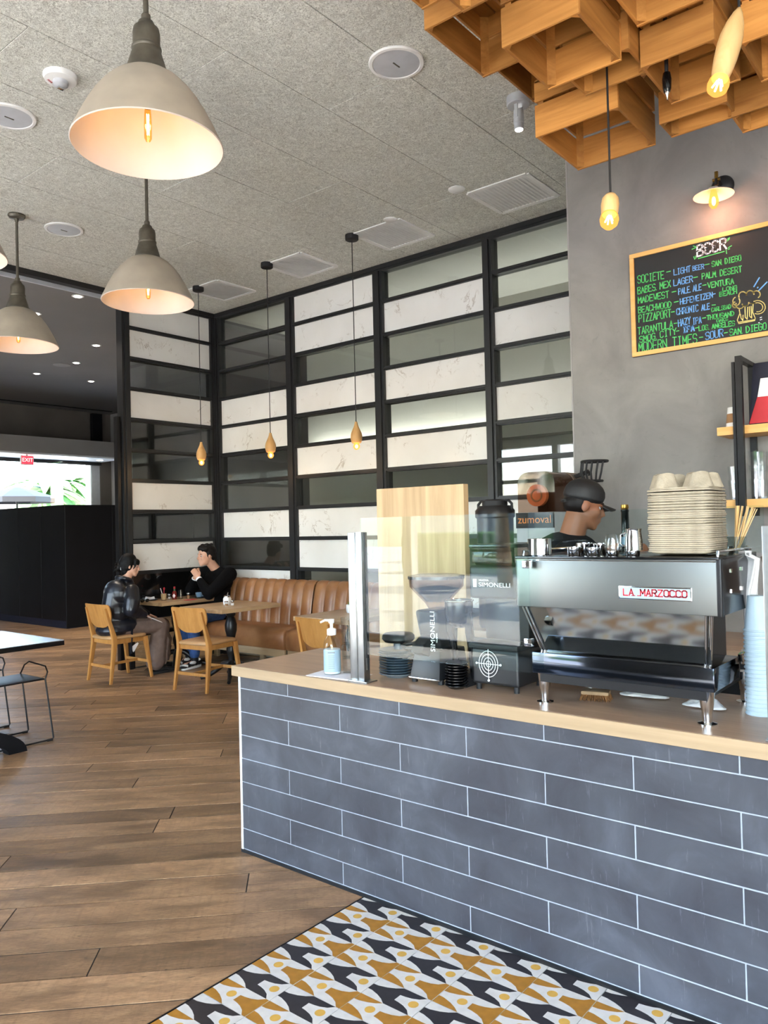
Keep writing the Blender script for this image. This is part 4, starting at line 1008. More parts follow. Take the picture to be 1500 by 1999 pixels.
obj('base_strip', MB().box(CX-.006, CX+.01, -1.2, CYL+.012, 0, .014), 'blackmetal', t, smooth=0)
t = thing('counter_top', 'thick oak worktop with a pale front edge on the slate counter', 'worktop', (0, 0, 0))
obj('slab', MB().box(2.447, 3.06, -1.2, 2.965, .8462, CT), 'oaktop', t, smooth=0, bevel=.002)
obj('front_edge', MB().box(2.440, 2.447, -1.2, 2.965, .8462, CT-.0005), 'oak', t, smooth=0, bevel=.001, seg=1)
# ---- glass guard and posts
GX = 2.497
t = thing('glass_guard', 'clear glass sneeze guard on the counter front, left pane', 'guard', (GX, 0, 0))
obj('pane', MB().box(-.004, .004, 1.37, 2.168, 1.010, 1.586), 'pane', t, smooth=0)
for z in (1.40, 1.12): obj('clip', MB().box(-.012, .012, 1.362, 1.392, z-.014, z+.014), 'chrome', t, bevel=.003)
def post(label, y):
    t = thing('guard_post', label, 'post', (GX+.005, y, CT), 0, 'steel guard posts')
    obj('upright', MB().box(-.026, .02, .0, .04, 0, .63), 'steel', t, bevel=.002)
    obj('channel', MB().box(-.022, .016, -.034, 0, 0, .632).box(-.006, .004, -.036, -.03, .05, .63), 'steel', t, bevel=.001)
    obj('gasket', MB().box(-.008, .006, -.040, -.034, .10, .63), 'matteblack', t, smooth=0)
    obj('foot', MB().box(-.04, .03, -.062, .044, 0, .006), 'steel', t, bevel=.001)
post('square steel guard post at the left end of the glass', 2.185); post('square steel guard post at the right edge of the photo', .548)
# ---- left end of the counter
p = pz(652, 1325, CT)
t = thing('menu_sheet', 'white paper sheets lying under the sanitizer bottle', 'paper', (2.52, 2.36, CT), R(4))
obj('sheet', MB().box(-.06, .10, -.135, .11, 0, .0012), 'paper', t, smooth=0); obj('sheet', MB().box(-.055, .10, -.125, .118, .0013, .0024), 'paper', t, rot=(0, 0, R(3)), smooth=0)
t = thing('sanitizer_bottle', 'clear pump bottle of hand sanitizer with a white label at the counter end', 'bottle', (2.545, 2.395, CT+.0026))
obj('body', MB().lathe([(0, 0), (.036, 0), (.038, .004), (.038, .125), (.034, .145), (.020, .168), (.016, .176), (0, .176)], n=30), 'clear', t, smooth=40)
obj('gel', MB().lathe([(0, .003), (.0355, .003), (.0355, .11), (0, .11)], n=26), plain('pale_gel', 'c9dbe2', .3), t, smooth=40)
obj('label', MB().lathe([(.0386, .012), (.0386, .108)], n=30), 'plate_blue', t)
lb = MB()
for k in range(7): lb.box(-.0395, -.0385, -.014, .014, .03+.009*k, .0315+.009*k)
lb.box(-.0395, -.0385, -.016, .016, .096, .101)
obj('print', lb, 'greyplate', t, rot=(0, 0, R(38)), smooth=0)
obj('collar', MB().lathe([(.019, .172), (.021, .174), (.021, .198), (.014, .202), (0, .202)], n=24), 'white', t, smooth=40)
obj('pump', MB().lathe([(.007, .2), (.007, .222), (.013, .226), (.013, .243), (0, .245)], n=18).tube([(0, 0, .236), (-.03, .012, .24), (-.05, .02, .232)], [.007, .0055, .0045], 10), 'white', t)
def tumbler(parent_label, loc, s=1.0, h=.115, up=False):
    t = thing('glass_tumbler', parent_label, 'glass', loc, 0, 'clear glass tumblers')
    obj('glass', MB().lathe([(0, .004), (.024*s, .004), (.028*s, 0), (.036*s, h), (.0335*s, h), (.0255*s, .012), (0, .012)], n=12), 'tumbler', t, smooth=20); return t
for i, (x, y, lab) in enumerate(((2.60, 2.345, 'left stack of fluted tumblers behind the sanitizer'), (2.56, 2.262, 'right stack of fluted tumblers against the steel post'))):
    for k in range(3): tumbler(('bottom', 'middle', 'top')[k]+' clear tumbler of the '+lab, (x, y, CT+.001+k*.062), 1.0, .125)
# ---- stack of dark plates
p = pz(757, 1331, CT); p = V((2.665, 2.12, CT))
t = thing('plate', 'grey plate at the bottom of the dark plate stack behind the post', 'plate', p, 0, 'dark stacked plates'); 
PROF = [(0, 0), (.048, 0), (.05, .004), (.076, .012), (.080, .016), (.078, .0185), (.05, .009), (0, .008)]
obj('dish', MB().lathe(PROF, n=40), 'greyplate', t, smooth=50)
t0 = thing('plate', 'dark blue-grey plate in the stack behind the post, first above the grey bottom plate', 'plate', p+V((0, 0, .0105)), 0, 'dark stacked plates')
obj('dish', MB().lathe(PROF, n=40), 'slateblue', t0, smooth=50)
for k in range(1, 9): dup(t0, p+V((random.uniform(-.0015, .0015), random.uniform(-.0015, .0015), .0105+k*.0112)), label='dark blue-grey plate behind the post, %s above the grey bottom plate of the stack' % ORD[k])
t = thing('bowl', 'dark tapered bowl standing upside down on the plate stack', 'bowl', p+V((0, -.01, .0105+8*.0112+.019)))
obj('foot', MB().lathe([(0, 0), (.022, 0), (.022, .03), (0, .03)], n=20), 'slateblue', t); obj('dish', MB().lathe([(.0, .03), (.06, .032), (.072, .045), (.07, .06), (.062, .068), (0, .070)], n=36), 'matteblack', t, smooth=50)
# ---- small black cups stack
p = V((2.60, 1.765, CT)); cp = None
for k in range(9):
    lab = 'small black saucer, %s up from the counter in the stack between the grinders' % ORD[k]
    if cp is None:
        cp = thing('black_saucer', lab, 'saucer', p, 0, 'small black stacked saucers')
        obj('dish', MB().lathe([(0, 0), (.030, 0), (.044, .010), (.047, .012), (.047, .0145), (.043, .0135), (.03, .004), (0, .004)], n=36), 'glossblack', cp, smooth=40)
    else: dup(cp, p+V((random.uniform(-.001, .001), random.uniform(-.001, .001), k*.0112)), label=lab)
# ---- grinder with round hopper
t = thing('coffee_grinder', 'slim black coffee grinder with a round clear hopper behind the glass', 'grinder', (2.70, 1.925, CT))
b = MB(); 
for sx, sy in ((-.085, .062), (-.085, -.072), (.085, .062), (.085, -.072)): obj('foot', MB().cyl((sx, sy, 0), (sx, sy, .02), .012, n=12), 'matteblack', t)
obj('base', MB().hexa([(-.11, -.082, .02), (.11, -.082, .02), (.11, .072, .02), (-.11, .072, .02)], [(-.085, -.07, .135), (.10, -.07, .135), (.10, .06, .135), (-.085, .06, .135)]), 'black', t, bevel=.008)
obj('base_trim', MB().box(-.113, .112, -.084, .074, .018, .024), 'chrome', t, bevel=.002)
obj('column', MB().hexa([(-.05, -.045, .13), (.09, -.045, .13), (.09, .05, .13), (-.05, .05, .13)], [(-.085, -.055, .30), (.09, -.055, .30), (.09, .06, .30), (-.085, .06, .30)]), 'black', t, bevel=.02, seg=3)
obj('fork', MB().tube([(-.07, .06, .16), (-.12, .10, .15), (-.14, .06, .145), (-.12, .02, .15)], .008, 8), 'matteblack', t)
obj('spout_chute', MB().hexa([(-.14, -.02, .13), (-.06, -.02, .10), (-.06, .04, .10), (-.14, .04, .13)], [(-.13, -.02, .165), (-.06, -.02, .20), (-.06, .04, .20), (-.13, .04, .165)]), 'matteblack', t, bevel=.008)
obj('hopper', MB().lathe([(.035, .30), (.05, .325), (.115, .395), (.118, .43), (.113, .43), (.108, .397), (.045, .33)], n=36), 'smokeplastic', t, smooth=50)
obj('beans', MB().lathe([(0, .332), (.046, .333), (.095, .385), (.06, .392), (0, .395)], n=28), plain('coffee_beans', '2a1a12', .6, 0, .3, 60, .5, .6), t)
obj('lid', MB().lathe([(.121, .428), (.121, .440), (.10, .444), (0, .446)], n=36), 'glossblack', t, smooth=40)
text('maker_mark', 'SIMONELLI', 'white', .032, t, (-.083, -.035, .215), (R(90), R(-90), R(-90)), sx=1.1)
text('maker_mark', 'NUOVA', 'white', .010, t, (-.083, -.055, .19), (R(90), R(-90), R(-90)), sx=1.1)
t = thing('tamper_stand', 'gloss black curved knock stand in front of the slim grinder', 'stand', (2.68, 1.777, CT))
obj('base', MB().hexa([(-.07, -.05, 0), (.09, -.05, 0), (.09, .06, 0), (-.07, .06, 0)], [(-.05, -.03, .05), (.08, -.03, .05), (.08, .05, .05), (-.05, .05, .05)]), 'matteblack', t, bevel=.008)
for s in (-.042, .042): obj('leg', MB().tube([(.0, s, .03), (-.01, s*1.0, .14), (-.03, s*1.1, .22), (-.04, s*1.15, .30)], [.013, .014, .018, .016], 12), 'glossblack', t)
obj('bowl', MB().lathe([(0, .235), (.03, .238), (.052, .262), (.058, .30), (.058, .345), (.054, .345), (.05, .30), (0, .27)], (-.035, 0, 0), n=30), 'glossblack', t, smooth=50)
obj('rim', MB().tube([(-.035+.059*math.cos(a), .059*math.sin(a), .346) for a in (2*PI*k/28 for k in range(28))], .0035, 6, closed=True), 'chrome', t)
# ---- big black grinder
t = thing('coffee_grinder', 'tall black coffee grinder with a fan-guard emblem beside the espresso machine', 'grinder', (2.62, 1.60, CT))
for sx in (.02, .20):
    for sy in (-.085, .085): obj('foot', MB().cyl((sx, sy, 0), (sx, sy, .026), .011, n=12), 'matteblack', t)
obj('base', MB().box(0, .26, -.105, .105, .024, .165), 'black', t, bevel=.012, seg=3)
obj('shelf', MB().box(-.012, .26, -.110, .110, .165, .185), 'matteblack', t, bevel=.004)
obj('column', MB().box(.10, .26, -.10, .10, .185, .40), 'black', t, bevel=.01)
obj('head', MB().box(.0, .27, -.108, .108, .36, .49), 'black', t, bevel=.014, seg=3)
obj('window', MB().box(-.003, .004, -.09, .09, .50, .545), 'smokeplastic', t, bevel=.002)
obj('hopper', MB().hexa([(.02, -.09, .49), (.24, -.09, .49), (.24, .09, .49), (.02, .09, .49)], [(.0, -.10, .56), (.26, -.10, .56), (.26, .10, .56), (.0, .10, .56)]), 'smokeplastic', t, bevel=.006)
obj('lid', MB().box(-.004, .264, -.104, .104, .56, .575), 'glossblack', t, bevel=.005)
text('maker_mark', 'SIMONELLI', 'white', .024, t, (-.002, -.01, .415), FACE_FRONT, sx=1.25)
text('maker_mark', 'NUOVA', 'white', .010, t, (-.002, .038, .433), FACE_FRONT, sx=1.25)
obj('maker_badge', MB().box(-.0015, .001, .072, .088, .405, .437), 'white', t, smooth=0)
fg = MB(); c = V((-.004, .025, .106))
for r_ in (.010, .021, .032, .043): fg.tube([c+V((0, r_*math.cos(a), r_*math.sin(a)*1.18)) for a in (2*PI*k/28 for k in range(28))], .0014, 5, closed=True)
for dy, dz in ((1, 0), (0, 1)): fg.tube([c-V((0, dy*.052, dz*.062)), c+V((0, dy*.052, dz*.062))], .0016, 5)
for dy, dz in ((.054, 0), (-.054, 0), (0, .064), (0, -.064)): fg.ball(c+V((0, dy, dz)), .005, 8)
obj('fan_guard', fg, 'white', t)

# ================================================================== ESPRESSO MACHINE
t = em = thing('espresso_machine', 'large steel espresso machine with a pale blue maker plate on the counter', 'machine', (2.53, 1.08, CT))
Y0, Y1 = -.353, .356      # right / left ends seen from the front
ZU0, ZU1, ZB0, ZB1 = .350, .530, .110, .186
obj('upper_body', MB().box(.006, .43, Y0+.004, Y1-.004, ZU0+.004, ZU1-.006), 'mirrorsteel', t, bevel=.004)
obj('front_panel', MB().box(-.006, .006, Y0, Y1, ZU0, ZU1), 'panelsteel', t, bevel=.003)
obj('edge_strip', MB().box(-.0075, -.005, Y0, Y1, ZU1-.012, ZU1-.008), 'chrome', t, smooth=0)
obj('top_tray', MB().box(-.012, .44, Y0-.004, Y1+.004, ZU1-.006, ZU1+.004), 'glossblack', t, bevel=.003)
r_ = MB()
for y in (Y0+.01, Y1-.01): r_.tube([(.03, y, ZU1+.004), (.03, y, ZU1+.02), (.42, y, ZU1+.02), (.42, y, ZU1+.004)], .004, 8)
obj('cup_rail', r_, 'chrome', t)
obj('side_panel', MB().box(-.002, .43, Y0-.006, Y0, ZU0, ZU1-.004), 'glossblack', t, bevel=.002)
obj('side_panel', MB().box(-.002, .43, Y1, Y1+.006, ZU0, ZU1-.004), 'glossblack', t, bevel=.002)
obj('corner_post', MB().box(-.010, .012, Y0-.010, Y0+.006, ZU0-.002, ZU1), 'blackmetal', t, bevel=.004)
obj('base', MB().box(0, .28, -.330, .306, ZB0, ZB1), 'reflectsteel', t, bevel=.004)
obj('drip_tray', MB().box(.01, .40, -.30, .28, ZB0-.03, ZB0+.05), 'blackmetal', t, smooth=0)
# back splash between base and head, leaning a little forward at the top
obj('splash_panel', MB().hexa([(.072, -.300, ZB1), (.078, -.300, ZB1), (.078, .285, ZB1), (.072, .285, ZB1)], [(.012, -.325, ZU0), (.018, -.325, ZU0), (.018, .325, ZU0), (.012, .325, ZU0)]), 'mirrorsteel', t, smooth=0)
for k, (ya, yb) in enumerate(((-.300, -.327), (-.285, -.310), (.288, .328), (.300, .342))):
    obj('rod', MB().cyl((.066, ya, ZB1), (.006, yb, ZU0), .0045, n=10), 'chrome', t)
obj('body_core', MB().box(.085, .42, -.25, .25, ZB0, ZU0), 'blackmetal', t, smooth=0)
for x, y in ((.04, -.293), (.04, .278), (.425, -.308), (.425, .278)):
    obj('leg', MB().lathe([(0, 0), (.030, 0), (.030, .004), (.015, .008), (.0165, .03), (.017, .042), (.0185, .046), (.0265, ZB0), (.0, ZB0)], (x, y, 0), n=28), 'chrome', t, smooth=40)
a, b_ = px(1208, 1140, 2.52), px(1352, 1172, 2.52)
ny0, ny1, nz0, nz1 = b_.y-1.08, a.y-1.08, px(1280, 1170, 2.52).z-CT, px(1280, 1142, 2.52).z-CT
nz0, nz1 = .392, .437
pl = obj('name_plate', MB().box(-.011, -.006, ny0, ny1, nz0, nz1), 'chrome', t, bevel=.002)
obj('plate_field', MB().box(-.0125, -.0108, ny0+.005, ny1-.005, nz0+.005, nz1-.005), 'plate_blue', pl, smooth=0)
lt = MB(); strokes(lt, 'LA MARZOCCO', (-.0130, ny1-.016, nz0+.014), (-.0130, ny0+.012, nz0+.014), (0, 0, .021), .0046, (-1, 0, 0))
for k in (1, 2, 4, 5, 7, 8, 9):   # the linked baseline of the plate's lettering
    st = (ny0+.012-(ny1-.016))/11; lt.ribbon([(-.0130, ny1-.016+st*(k+.5), nz0+.014), (-.0130, ny1-.016+st*(k+1.15), nz0+.014)], .0028, (-1, 0, 0))
obj('lettering', lt, 'red', pl, smooth=0, clean=False)
sw = MB()
for z in (.415, .48): sw.box(.10, .115, Y0-.010, Y0-.005, z, z+.012).box(.22, .235, Y0-.010, Y0-.005, z, z+.012)
obj('side_bolts', sw, 'chrome', t)
obj('steam_tap', MB().lathe([(0, 0), (.014, 0), (.016, .012), (.010, .02), (0, .022)], (.41, Y0+.02, ZU1+.004), n=18), 'chrome', t)
for y in (-.14, .14):
    obj('group_head', MB().cyl((.43, y, .30), (.52, y, .30), .038, n=20).cyl((.50, y, .24), (.50, y, .30), .032, n=20), 'chrome', t)
    obj('handle', MB().tube([(.52, y, .25), (.66, y, .235)], [.012, .016], 12), 'matteblack', t)
obj('side_wing', MB().hexa([(.30, -.345, .155), (.40, -.345, .155), (.40, -.325, .155), (.30, -.325, .155)], [(.28, -.345, .19), (.37, -.345, .21), (.37, -.325, .21), (.28, -.325, .19)]), 'chrome', t, bevel=.002)
ET = CT+.530+.0045       # top of the machine
# towel, canister, cloths under the machine
def cloth_sheet(name, label, cat, loc, pts_fn, nu, nv, mat, th=.004):
    b = MB(); vs = [pts_fn(i/nu, j/nv) for i in range(nu+1) for j in range(nv+1)]; w_ = nv+1
    n_ = len(vs); fs = [(i*w_+j, (i+1)*w_+j, (i+1)*w_+j+1, i*w_+j+1) for i in range(nu) for j in range(nv)]
    o = obj(name, b.add(vs, fs), mat, None, loc, smooth=80); m = o.modifiers.new('thick', 'SOLIDIFY'); m.thickness = th; return tag(o, label, cat)
cloth_sheet('bar_towel', 'white bar towel hanging over the right rear corner of the espresso machine', 'towel', (2.86, .715, ET-.02),
    lambda u, v: V((-.05+.09*u+.012*math.sin(v*7+u*3), -.016*math.cos(u*9+v*2)+.012-.006*v+(-.02*(1-v) if v > .1 else .01), .026-.24*v*(1+.18*math.sin(u*4)))), 14, 18, 'cloth')
def crumple(u, v, r, h, s):
    a = 2*PI*u; q = r*v*(1+.18*math.sin(3*a+s)); return V((q*math.cos(a), q*1.4*math.sin(a), h*(1-v**2)*(.65+.35*math.sin(5*a+6*v+s))+.004+.008*math.sin(9*a+s)*v*(1-v)+.0))
cloth_sheet('crumpled_cloth', 'crumpled white cloth under the middle of the espresso machine', 'cloth', (2.86, 1.10, CT+.002), lambda u, v: crumple(u, v, .06, .03, 1), 22, 8, 'cloth', .002)
cloth_sheet('crumpled_cloth', 'crumpled pale paper cloth by the right rear leg of the espresso machine', 'cloth', (2.80, .86, CT+.002), lambda u, v: crumple(u, v, .05, .035, 2), 22, 8, 'cloth', .002)
t = thing('brush', 'brown bristle brush lying under the espresso machine', 'brush', (2.70, 1.22, CT), R(15))
obj('back', MB().box(-.03, .03, -.05, .05, .022, .036), 'bark', t, bevel=.006); 
b = MB()
for i in range(9):
    for j in range(16): x, y = -.027+.054*i/8, -.046+.092*j/15; b.cyl((x, y, .024), (x*1.15+random.uniform(-.004, .004), y*1.15+random.uniform(-.004, .004), 0), .0022, .001, 4)
o = obj('bristles', b, 'sponge', t, clean=False); o['kind'] = 'stuff'
t = thing('milk_jug', 'small faceted steel jug standing at the right rear of the counter', 'jug', (2.90, .715, CT))
obj('body', MB().lathe([(0, 0), (.030, 0), (.030, .11), (.036, .13), (.040, .19), (.034, .215), (.0, .215)], n=8), 'chrome', t, smooth=20); obj('lid', MB().lathe([(.036, .213), (.03, .228), (0, .232)], n=8), 'glossblack', t, smooth=20)
# ---- things on top of the machine
def on_top(x, y): return V((x, y, ET))
def steel_pot(label, x, y, r, h, g=None, name='steel_cup', taper=.86):
    return lathe_thing(name, label, 'cup', on_top(x, y), [(0, .0), (r*taper, 0), (r*taper+.002, .002), (r, h), (r-.002, h+.001), (r*taper-.002, .004), (0, .004)], 'chrome', 28, g)
def at_top(u, d=.0):     # point on the machine top seen at pixel column u
    q = px(u, 1083, 2.56+d); return 2.56+d, q.y
steel_pot('wide brushed steel cup alone at the left of the machine top', 2.60, px(1054, 1080, 2.60).y, .043, .060, None, 'steel_pot', 1.0)
cups = [(1122, 0, .026, .03), (1159, 0, .024, .028), (1196, .0, .022, .018), (1236, .0, .024, .018), (1142, .075, .030, .042), (1172, .08, .026, .040)]
nm = ['front row, first from the left', 'front row, second from the left', 'front row, third, under the glass', 'front row, fourth, under the jug', 'back row, left', 'back row, right']
for (u, d, r, h), n_ in zip(cups, nm):
    x = 2.565+d; y = px(u, 1083, x).y; steel_pot('short polished steel cup on the machine top, '+n_, x, y, r, h, 'short steel cups on the machine')
x = 2.565; y = px(1198, 1083, x).y
lathe_thing('glass_decanter', 'small upturned clear glass on the machine top between steel cups', 'glass', V((x, y, ET+.0195)), [(0, .0), (.028, 0), (.031, .018), (.022, .056), (.0205, .056), (.029, .018), (.026, .003), (0, .003)], 'clear', 24, None)
x = 2.565; y = px(1239, 1083, x).y
t = thing('milk_pitcher', 'tall steel milk pitcher on the machine top beside the tray stack', 'pitcher', V((x, y, ET+.0195)))
obj('body', MB().lathe([(0, 0), (.028, 0), (.028, .03), (.024, .065), (.026, .072), (.024, .071), (.022, .064), (.0, .06)], n=26), 'chrome', t)
obj('handle', MB().tube([(-.004, .026, .06), (-.006, .044, .052), (-.006, .044, .022), (-.004, .028, .012)], .003, 8), 'chrome', t)
# ---- pulp cup-carrier trays
TXc, TYc = 2.665, .862; TWX, TWY = .105, .105
def tray_profile(n=40, e=.28):
    out = []
    for k in range(n):
        a = 2*PI*k/n; c, s_ = math.cos(a), math.sin(a); out.append((math.copysign(abs(c)**e, c), math.copysign(abs(s_)**e, s_)))
    return out
def tray_mesh(up=False):
    b = MB(); ring = tray_profile(); n = len(ring)
    lv = [(1.0, 0), (1.005, .0045), (.98, .0065), (.93, .0068)]
    if not up: lv += [(.90, -.004), (.5, -.012), (.0001, -.012)]
    else: lv += [(.92, .012), (.5, .014), (.0001, .014)]
    vs = [(x*TWX*f, y*TWY*f, z) for f, z in lv for x, y in ring]
    fs = [(i*n+k, i*n+(k+1) % n, (i+1)*n+(k+1) % n, (i+1)*n+k) for i in range(len(lv)-1) for k in range(n)]
    b.add(vs, fs); return b
tm_ = mesh('tray', tray_mesh(), 'pulp', smooth=50)
tr0 = None; NT_ = 27; tz = 0
for k in range(NT_):
    j = (random.uniform(-.003, .003), random.uniform(-.003, .003)); dz = .0068
    o = put('cup_carrier', tm_, None, (TXc+j[0], TYc+j[1], ET+.013+tz), (0, random.uniform(-.004, .004), random.uniform(-.02, .02)))
    tag(o, 'brown pulp cup-carrier tray, %s up from the machine top in the tall stack' % ORD[k], 'tray', 'stacked pulp cup carriers'); tz += .0062+random.choice((0, 0, 0, .0006, .0012, .0030))
t = thing('cup_carrier', 'topmost pulp cup-carrier tray lying upside down with its cones up', 'tray', (TXc, TYc, ET+.013+tz+.001), 0, 'stacked pulp cup carriers')
obj('rim', tray_mesh(True), 'pulp', t, smooth=50)
for sx in (-1, 1):
    for sy in (-1, 1):
        b = MB(); N = 20; cx, cy = sx*.053, sy*.055
        for f, z in (): pass
        vs = []; lv = [(.046, .011), (.040, .028), (.033, .052), (.030, .058), (.022, .057), (.020, .045), (.012, .040), (.0005, .040)]
        for r_, z in lv: vs += [(cx+r_*math.cos(2*PI*k/N)*(1+.12*math.cos(8*PI*k/N)), cy+r_*math.sin(2*PI*k/N)*(1+.12*math.cos(8*PI*k/N)), z+(.004*math.sin(2*PI*k/N*2) if z > .05 else 0)) for k in range(N)]
        fs = [(i*N+k, i*N+(k+1) % N, (i+1)*N+(k+1) % N, (i+1)*N+k) for i in range(len(lv)-1) for k in range(N)]
        obj('cone', b.add(vs, fs), 'pulp', t, smooth=60)
# ---- stirrers, rear glass, bottle
t = thing('stirrer_cup', 'dark cup holding the wooden stirrers behind the tray stack', 'cup', (2.90, .772, ET)); obj('cup', MB().lathe([(0, 0), (.028, 0), (.034, .055), (.031, .055), (.026, .004), (0, .004)], n=20), 'smoke', t)
st0 = None
for k in range(14):
    a, q = random.uniform(0, 2*PI), random.uniform(.3, 1)
    lab = 'thin wooden coffee stirrer fanned out in the cup behind the tray stack'
    b0 = V((2.90, .772, ET+.006)); bx_, by_ = .018*q*math.cos(a), .018*q*math.sin(a)
    d = V((bx_*.7+random.uniform(-.012, .012), by_*1.5-.034+random.uniform(-.034, .03), .15)).normalized()
    if st0 is None: st0 = mesh('stirrer', MB().box(-.0036, .0036, -.0012, .0012, 0, .158), 'palebeech', smooth=0)
    o = put('coffee_stirrer', st0, None, b0+V((bx_*.6, by_*.6, 0)), d.to_track_quat('Z', 'Y').to_euler()); tag(o, lab, 'stirrer', 'wooden stirrers')
t = thing('glass_guard', 'clear rear glass screen standing on the back of the espresso machine', 'guard', (2.955, 0, 0))
q0, q1 = px(1031, 1001, 2.955), px(1491, 986, 2.955)
obj('pane', MB().box(-.003, .003, q1.y, q0.y, ET-.004, (q0.z+q1.z)/2), 'pane', t, smooth=0)
for y in (.80, 1.40): obj('clip', MB().box(-.008, .008, y-.012, y+.012, ET-.008, ET+.02), 'chrome', t, bevel=.002)
p = px(1226, 1060, 3.02)
t = thing('syrup_bottle', 'dark bottle with a brass stopper and pale neck label behind the machine', 'bottle', (3.0, p.y, CT))
hh = px(1226, 985, 3.0).z-CT
obj('body', MB().lathe([(0, 0), (.036, 0), (.038, .01), (.038, hh-.22), (.034, hh-.19), (.016, hh-.13), (.0145, hh-.03), (.016, hh-.028), (.016, hh-.02), (0, hh-.02)], n=26), 'glossblack', t, smooth=45)
obj('neck_label', MB().lathe([(.0285, hh-.165), (.0175, hh-.128)], n=24), 'cupsky', t); obj('stopper', MB().lathe([(.012, hh-.02), (.016, hh-.012), (.014, hh), (0, hh)], n=18), 'brass', t)
# ---- paper cups at the right edge
cupm = mesh('cup', MB().lathe([(.0, .118), (.030, .118), (.031, .116), (.0425, .008), (.0455, .006), (.0468, .003), (.0455, .0), (.0425, .001), (.041, .006), (.030, .112), (0, .112)], n=40), 'cupblue', smooth=40)
cc = px(1486, 1392, 2.80); cx_, cy_ = 2.80, cc.y
for k in range(21):
    o = put('paper_cup', cupm, None, (cx_+random.uniform(-.0006, .0006), cy_+random.uniform(-.0006, .0006), CT+k*.0138), (0, 0, k)); tag(o, 'pale blue paper cup, %s up from the counter in the upturned stack' % ORD[k], 'cup', 'stacked pale blue paper cups')
t = thing('bean_hopper', 'dark grinder with a smoked hopper behind the paper cups at the right edge', 'grinder', (3.0, .60, CT))
obj('body', MB().box(-.07, .09, -.09, .07, 0, .36), 'black', t, bevel=.01); obj('hopper', MB().hexa([(-.05, -.06, .36), (.05, -.06, .36), (.05, .06, .36), (-.05, .06, .36)], [(-.09, -.1, .52), (.09, -.1, .52), (.09, .1, .52), (-.09, .1, .52)]), 'smokeplastic', t, bevel=.006); obj('collar', MB().box(-.055, .055, -.065, .065, .35, .37), 'lightgrey', t, bevel=.003)

# ================================================================== BACK BAR
t = thing('back_counter', 'dark back counter along the plaster wall behind the barista', 'counter', (0, 0, 0))
obj('carcass', MB().box(4.06, 4.69, -1.5, 2.95, 0, .86), 'black', t, smooth=0); obj('top', MB().box(4.03, 4.695, -1.5, 2.97, .86, .90), 'oaktop', t, bevel=.002)
t = thing('wood_screen', 'tall light oak board standing behind the glass guard', 'screen', (3.42, 0, 0))
wa, wb_ = px(735, 955, 3.42), px(905, 945, 3.42)
obj('board', MB().box(0, .045, wb_.y, wa.y, 0.0, wa.z), 'oakpanel', t, smooth=0, bevel=.002)
# citrus juicer
JX = 4.22; ja, jb = px(1010, 920, JX), px(1082, 920, JX); jt = px(1045, 921, JX).z; jm = px(1045, 1000, JX).z; jbn = .90
t = thing('citrus_juicer', 'orange juicing machine with a smoked round-topped cover and orange emblem', 'juicer', (JX, (ja.y+jb.y)/2, .90)); hw = (ja.y-jb.y)/2; H_ = jt-.90; hm = jm-.90
def round_top(w_, z0, z1, r, x0, x1):
    pts = [(x0, -w_, z0), (x0, w_, z0)]+[(x0, w_-r+r*math.cos(a), z1-r+r*math.sin(a)) for a in (PI/2*k/8 for k in range(9))]+[(x0, -w_+r+r*math.cos(a), z1-r+r*math.sin(a)) for a in (PI/2+PI/2*k/8 for k in range(9))]
    return MB().prism(pts, (x1-x0, 0, 0))
obj('cover', round_top(hw, hm, H_, .07, 0, .26), 'smokeplastic', t, smooth=40)
obj('back', round_top(hw+.004, hm-.05, H_+.004, .07, .26, .40), plain('juicer_back', '6b5b4e', .5), t, smooth=40)
obj('body', MB().box(-.02, .40, -hw-.006, hw+.006, 0, hm), 'lightgrey', t, bevel=.012)
obj('name_band', MB().box(-.026, -.018, -hw-.004, hw+.004, hm-.095, hm-.002), 'matteblack', t, bevel=.002)
text('maker_mark', 'zumoval', 'orange', .068, t, (-.0275, 0, hm-.045), FACE_FRONT, sx=1.0)
em_ = obj('emblem', MB().cyl((.03, .012, hm+(H_-hm)*.42), (.06, .012, hm+(H_-hm)*.42), hw*.54, n=36), 'orangefruit', t, smooth=40)
obj('emblem_ring', MB().tube([(.028, .012+hw*.28*math.cos(a), hm+(H_-hm)*.42+hw*.28*math.sin(a)) for a in (2*PI*k/24 for k in range(24))], .006, 6, closed=True), 'kraft', em_)
b = MB(); zc = H_-.06
for k in range(6): a = -1.1+k*.44; b.tube([(.30-.05*math.cos(a), .055*math.sin(a), zc), (.30-.07*math.cos(a), .075*math.sin(a), zc+.05), (.30-.072*math.cos(a), .078*math.sin(a)-.012, zc+.12)], .006, 6)
for z_, r_ in ((.0, .055), (.12, .078)): b.tube([(.30-r_*math.cos(a), r_*math.sin(a)-z_*.1, zc+z_) for a in (2*PI*k/20 for k in range(20))], .008, 6, closed=True)
wb2 = obj('feed_basket', b, 'matteblack', t, (0, -.34*0, 0))
wb2.location = (0, px(1152, 915, JX+.3).y-t.location.y-.02, 0)
obj('feed_arm', MB().tube([(.30, -hw+.02, H_-.03), (.30, -hw-.08, H_+.0), (.30, wb2.location.y+.02, H_-.02)], .014, 8), 'matteblack', t)
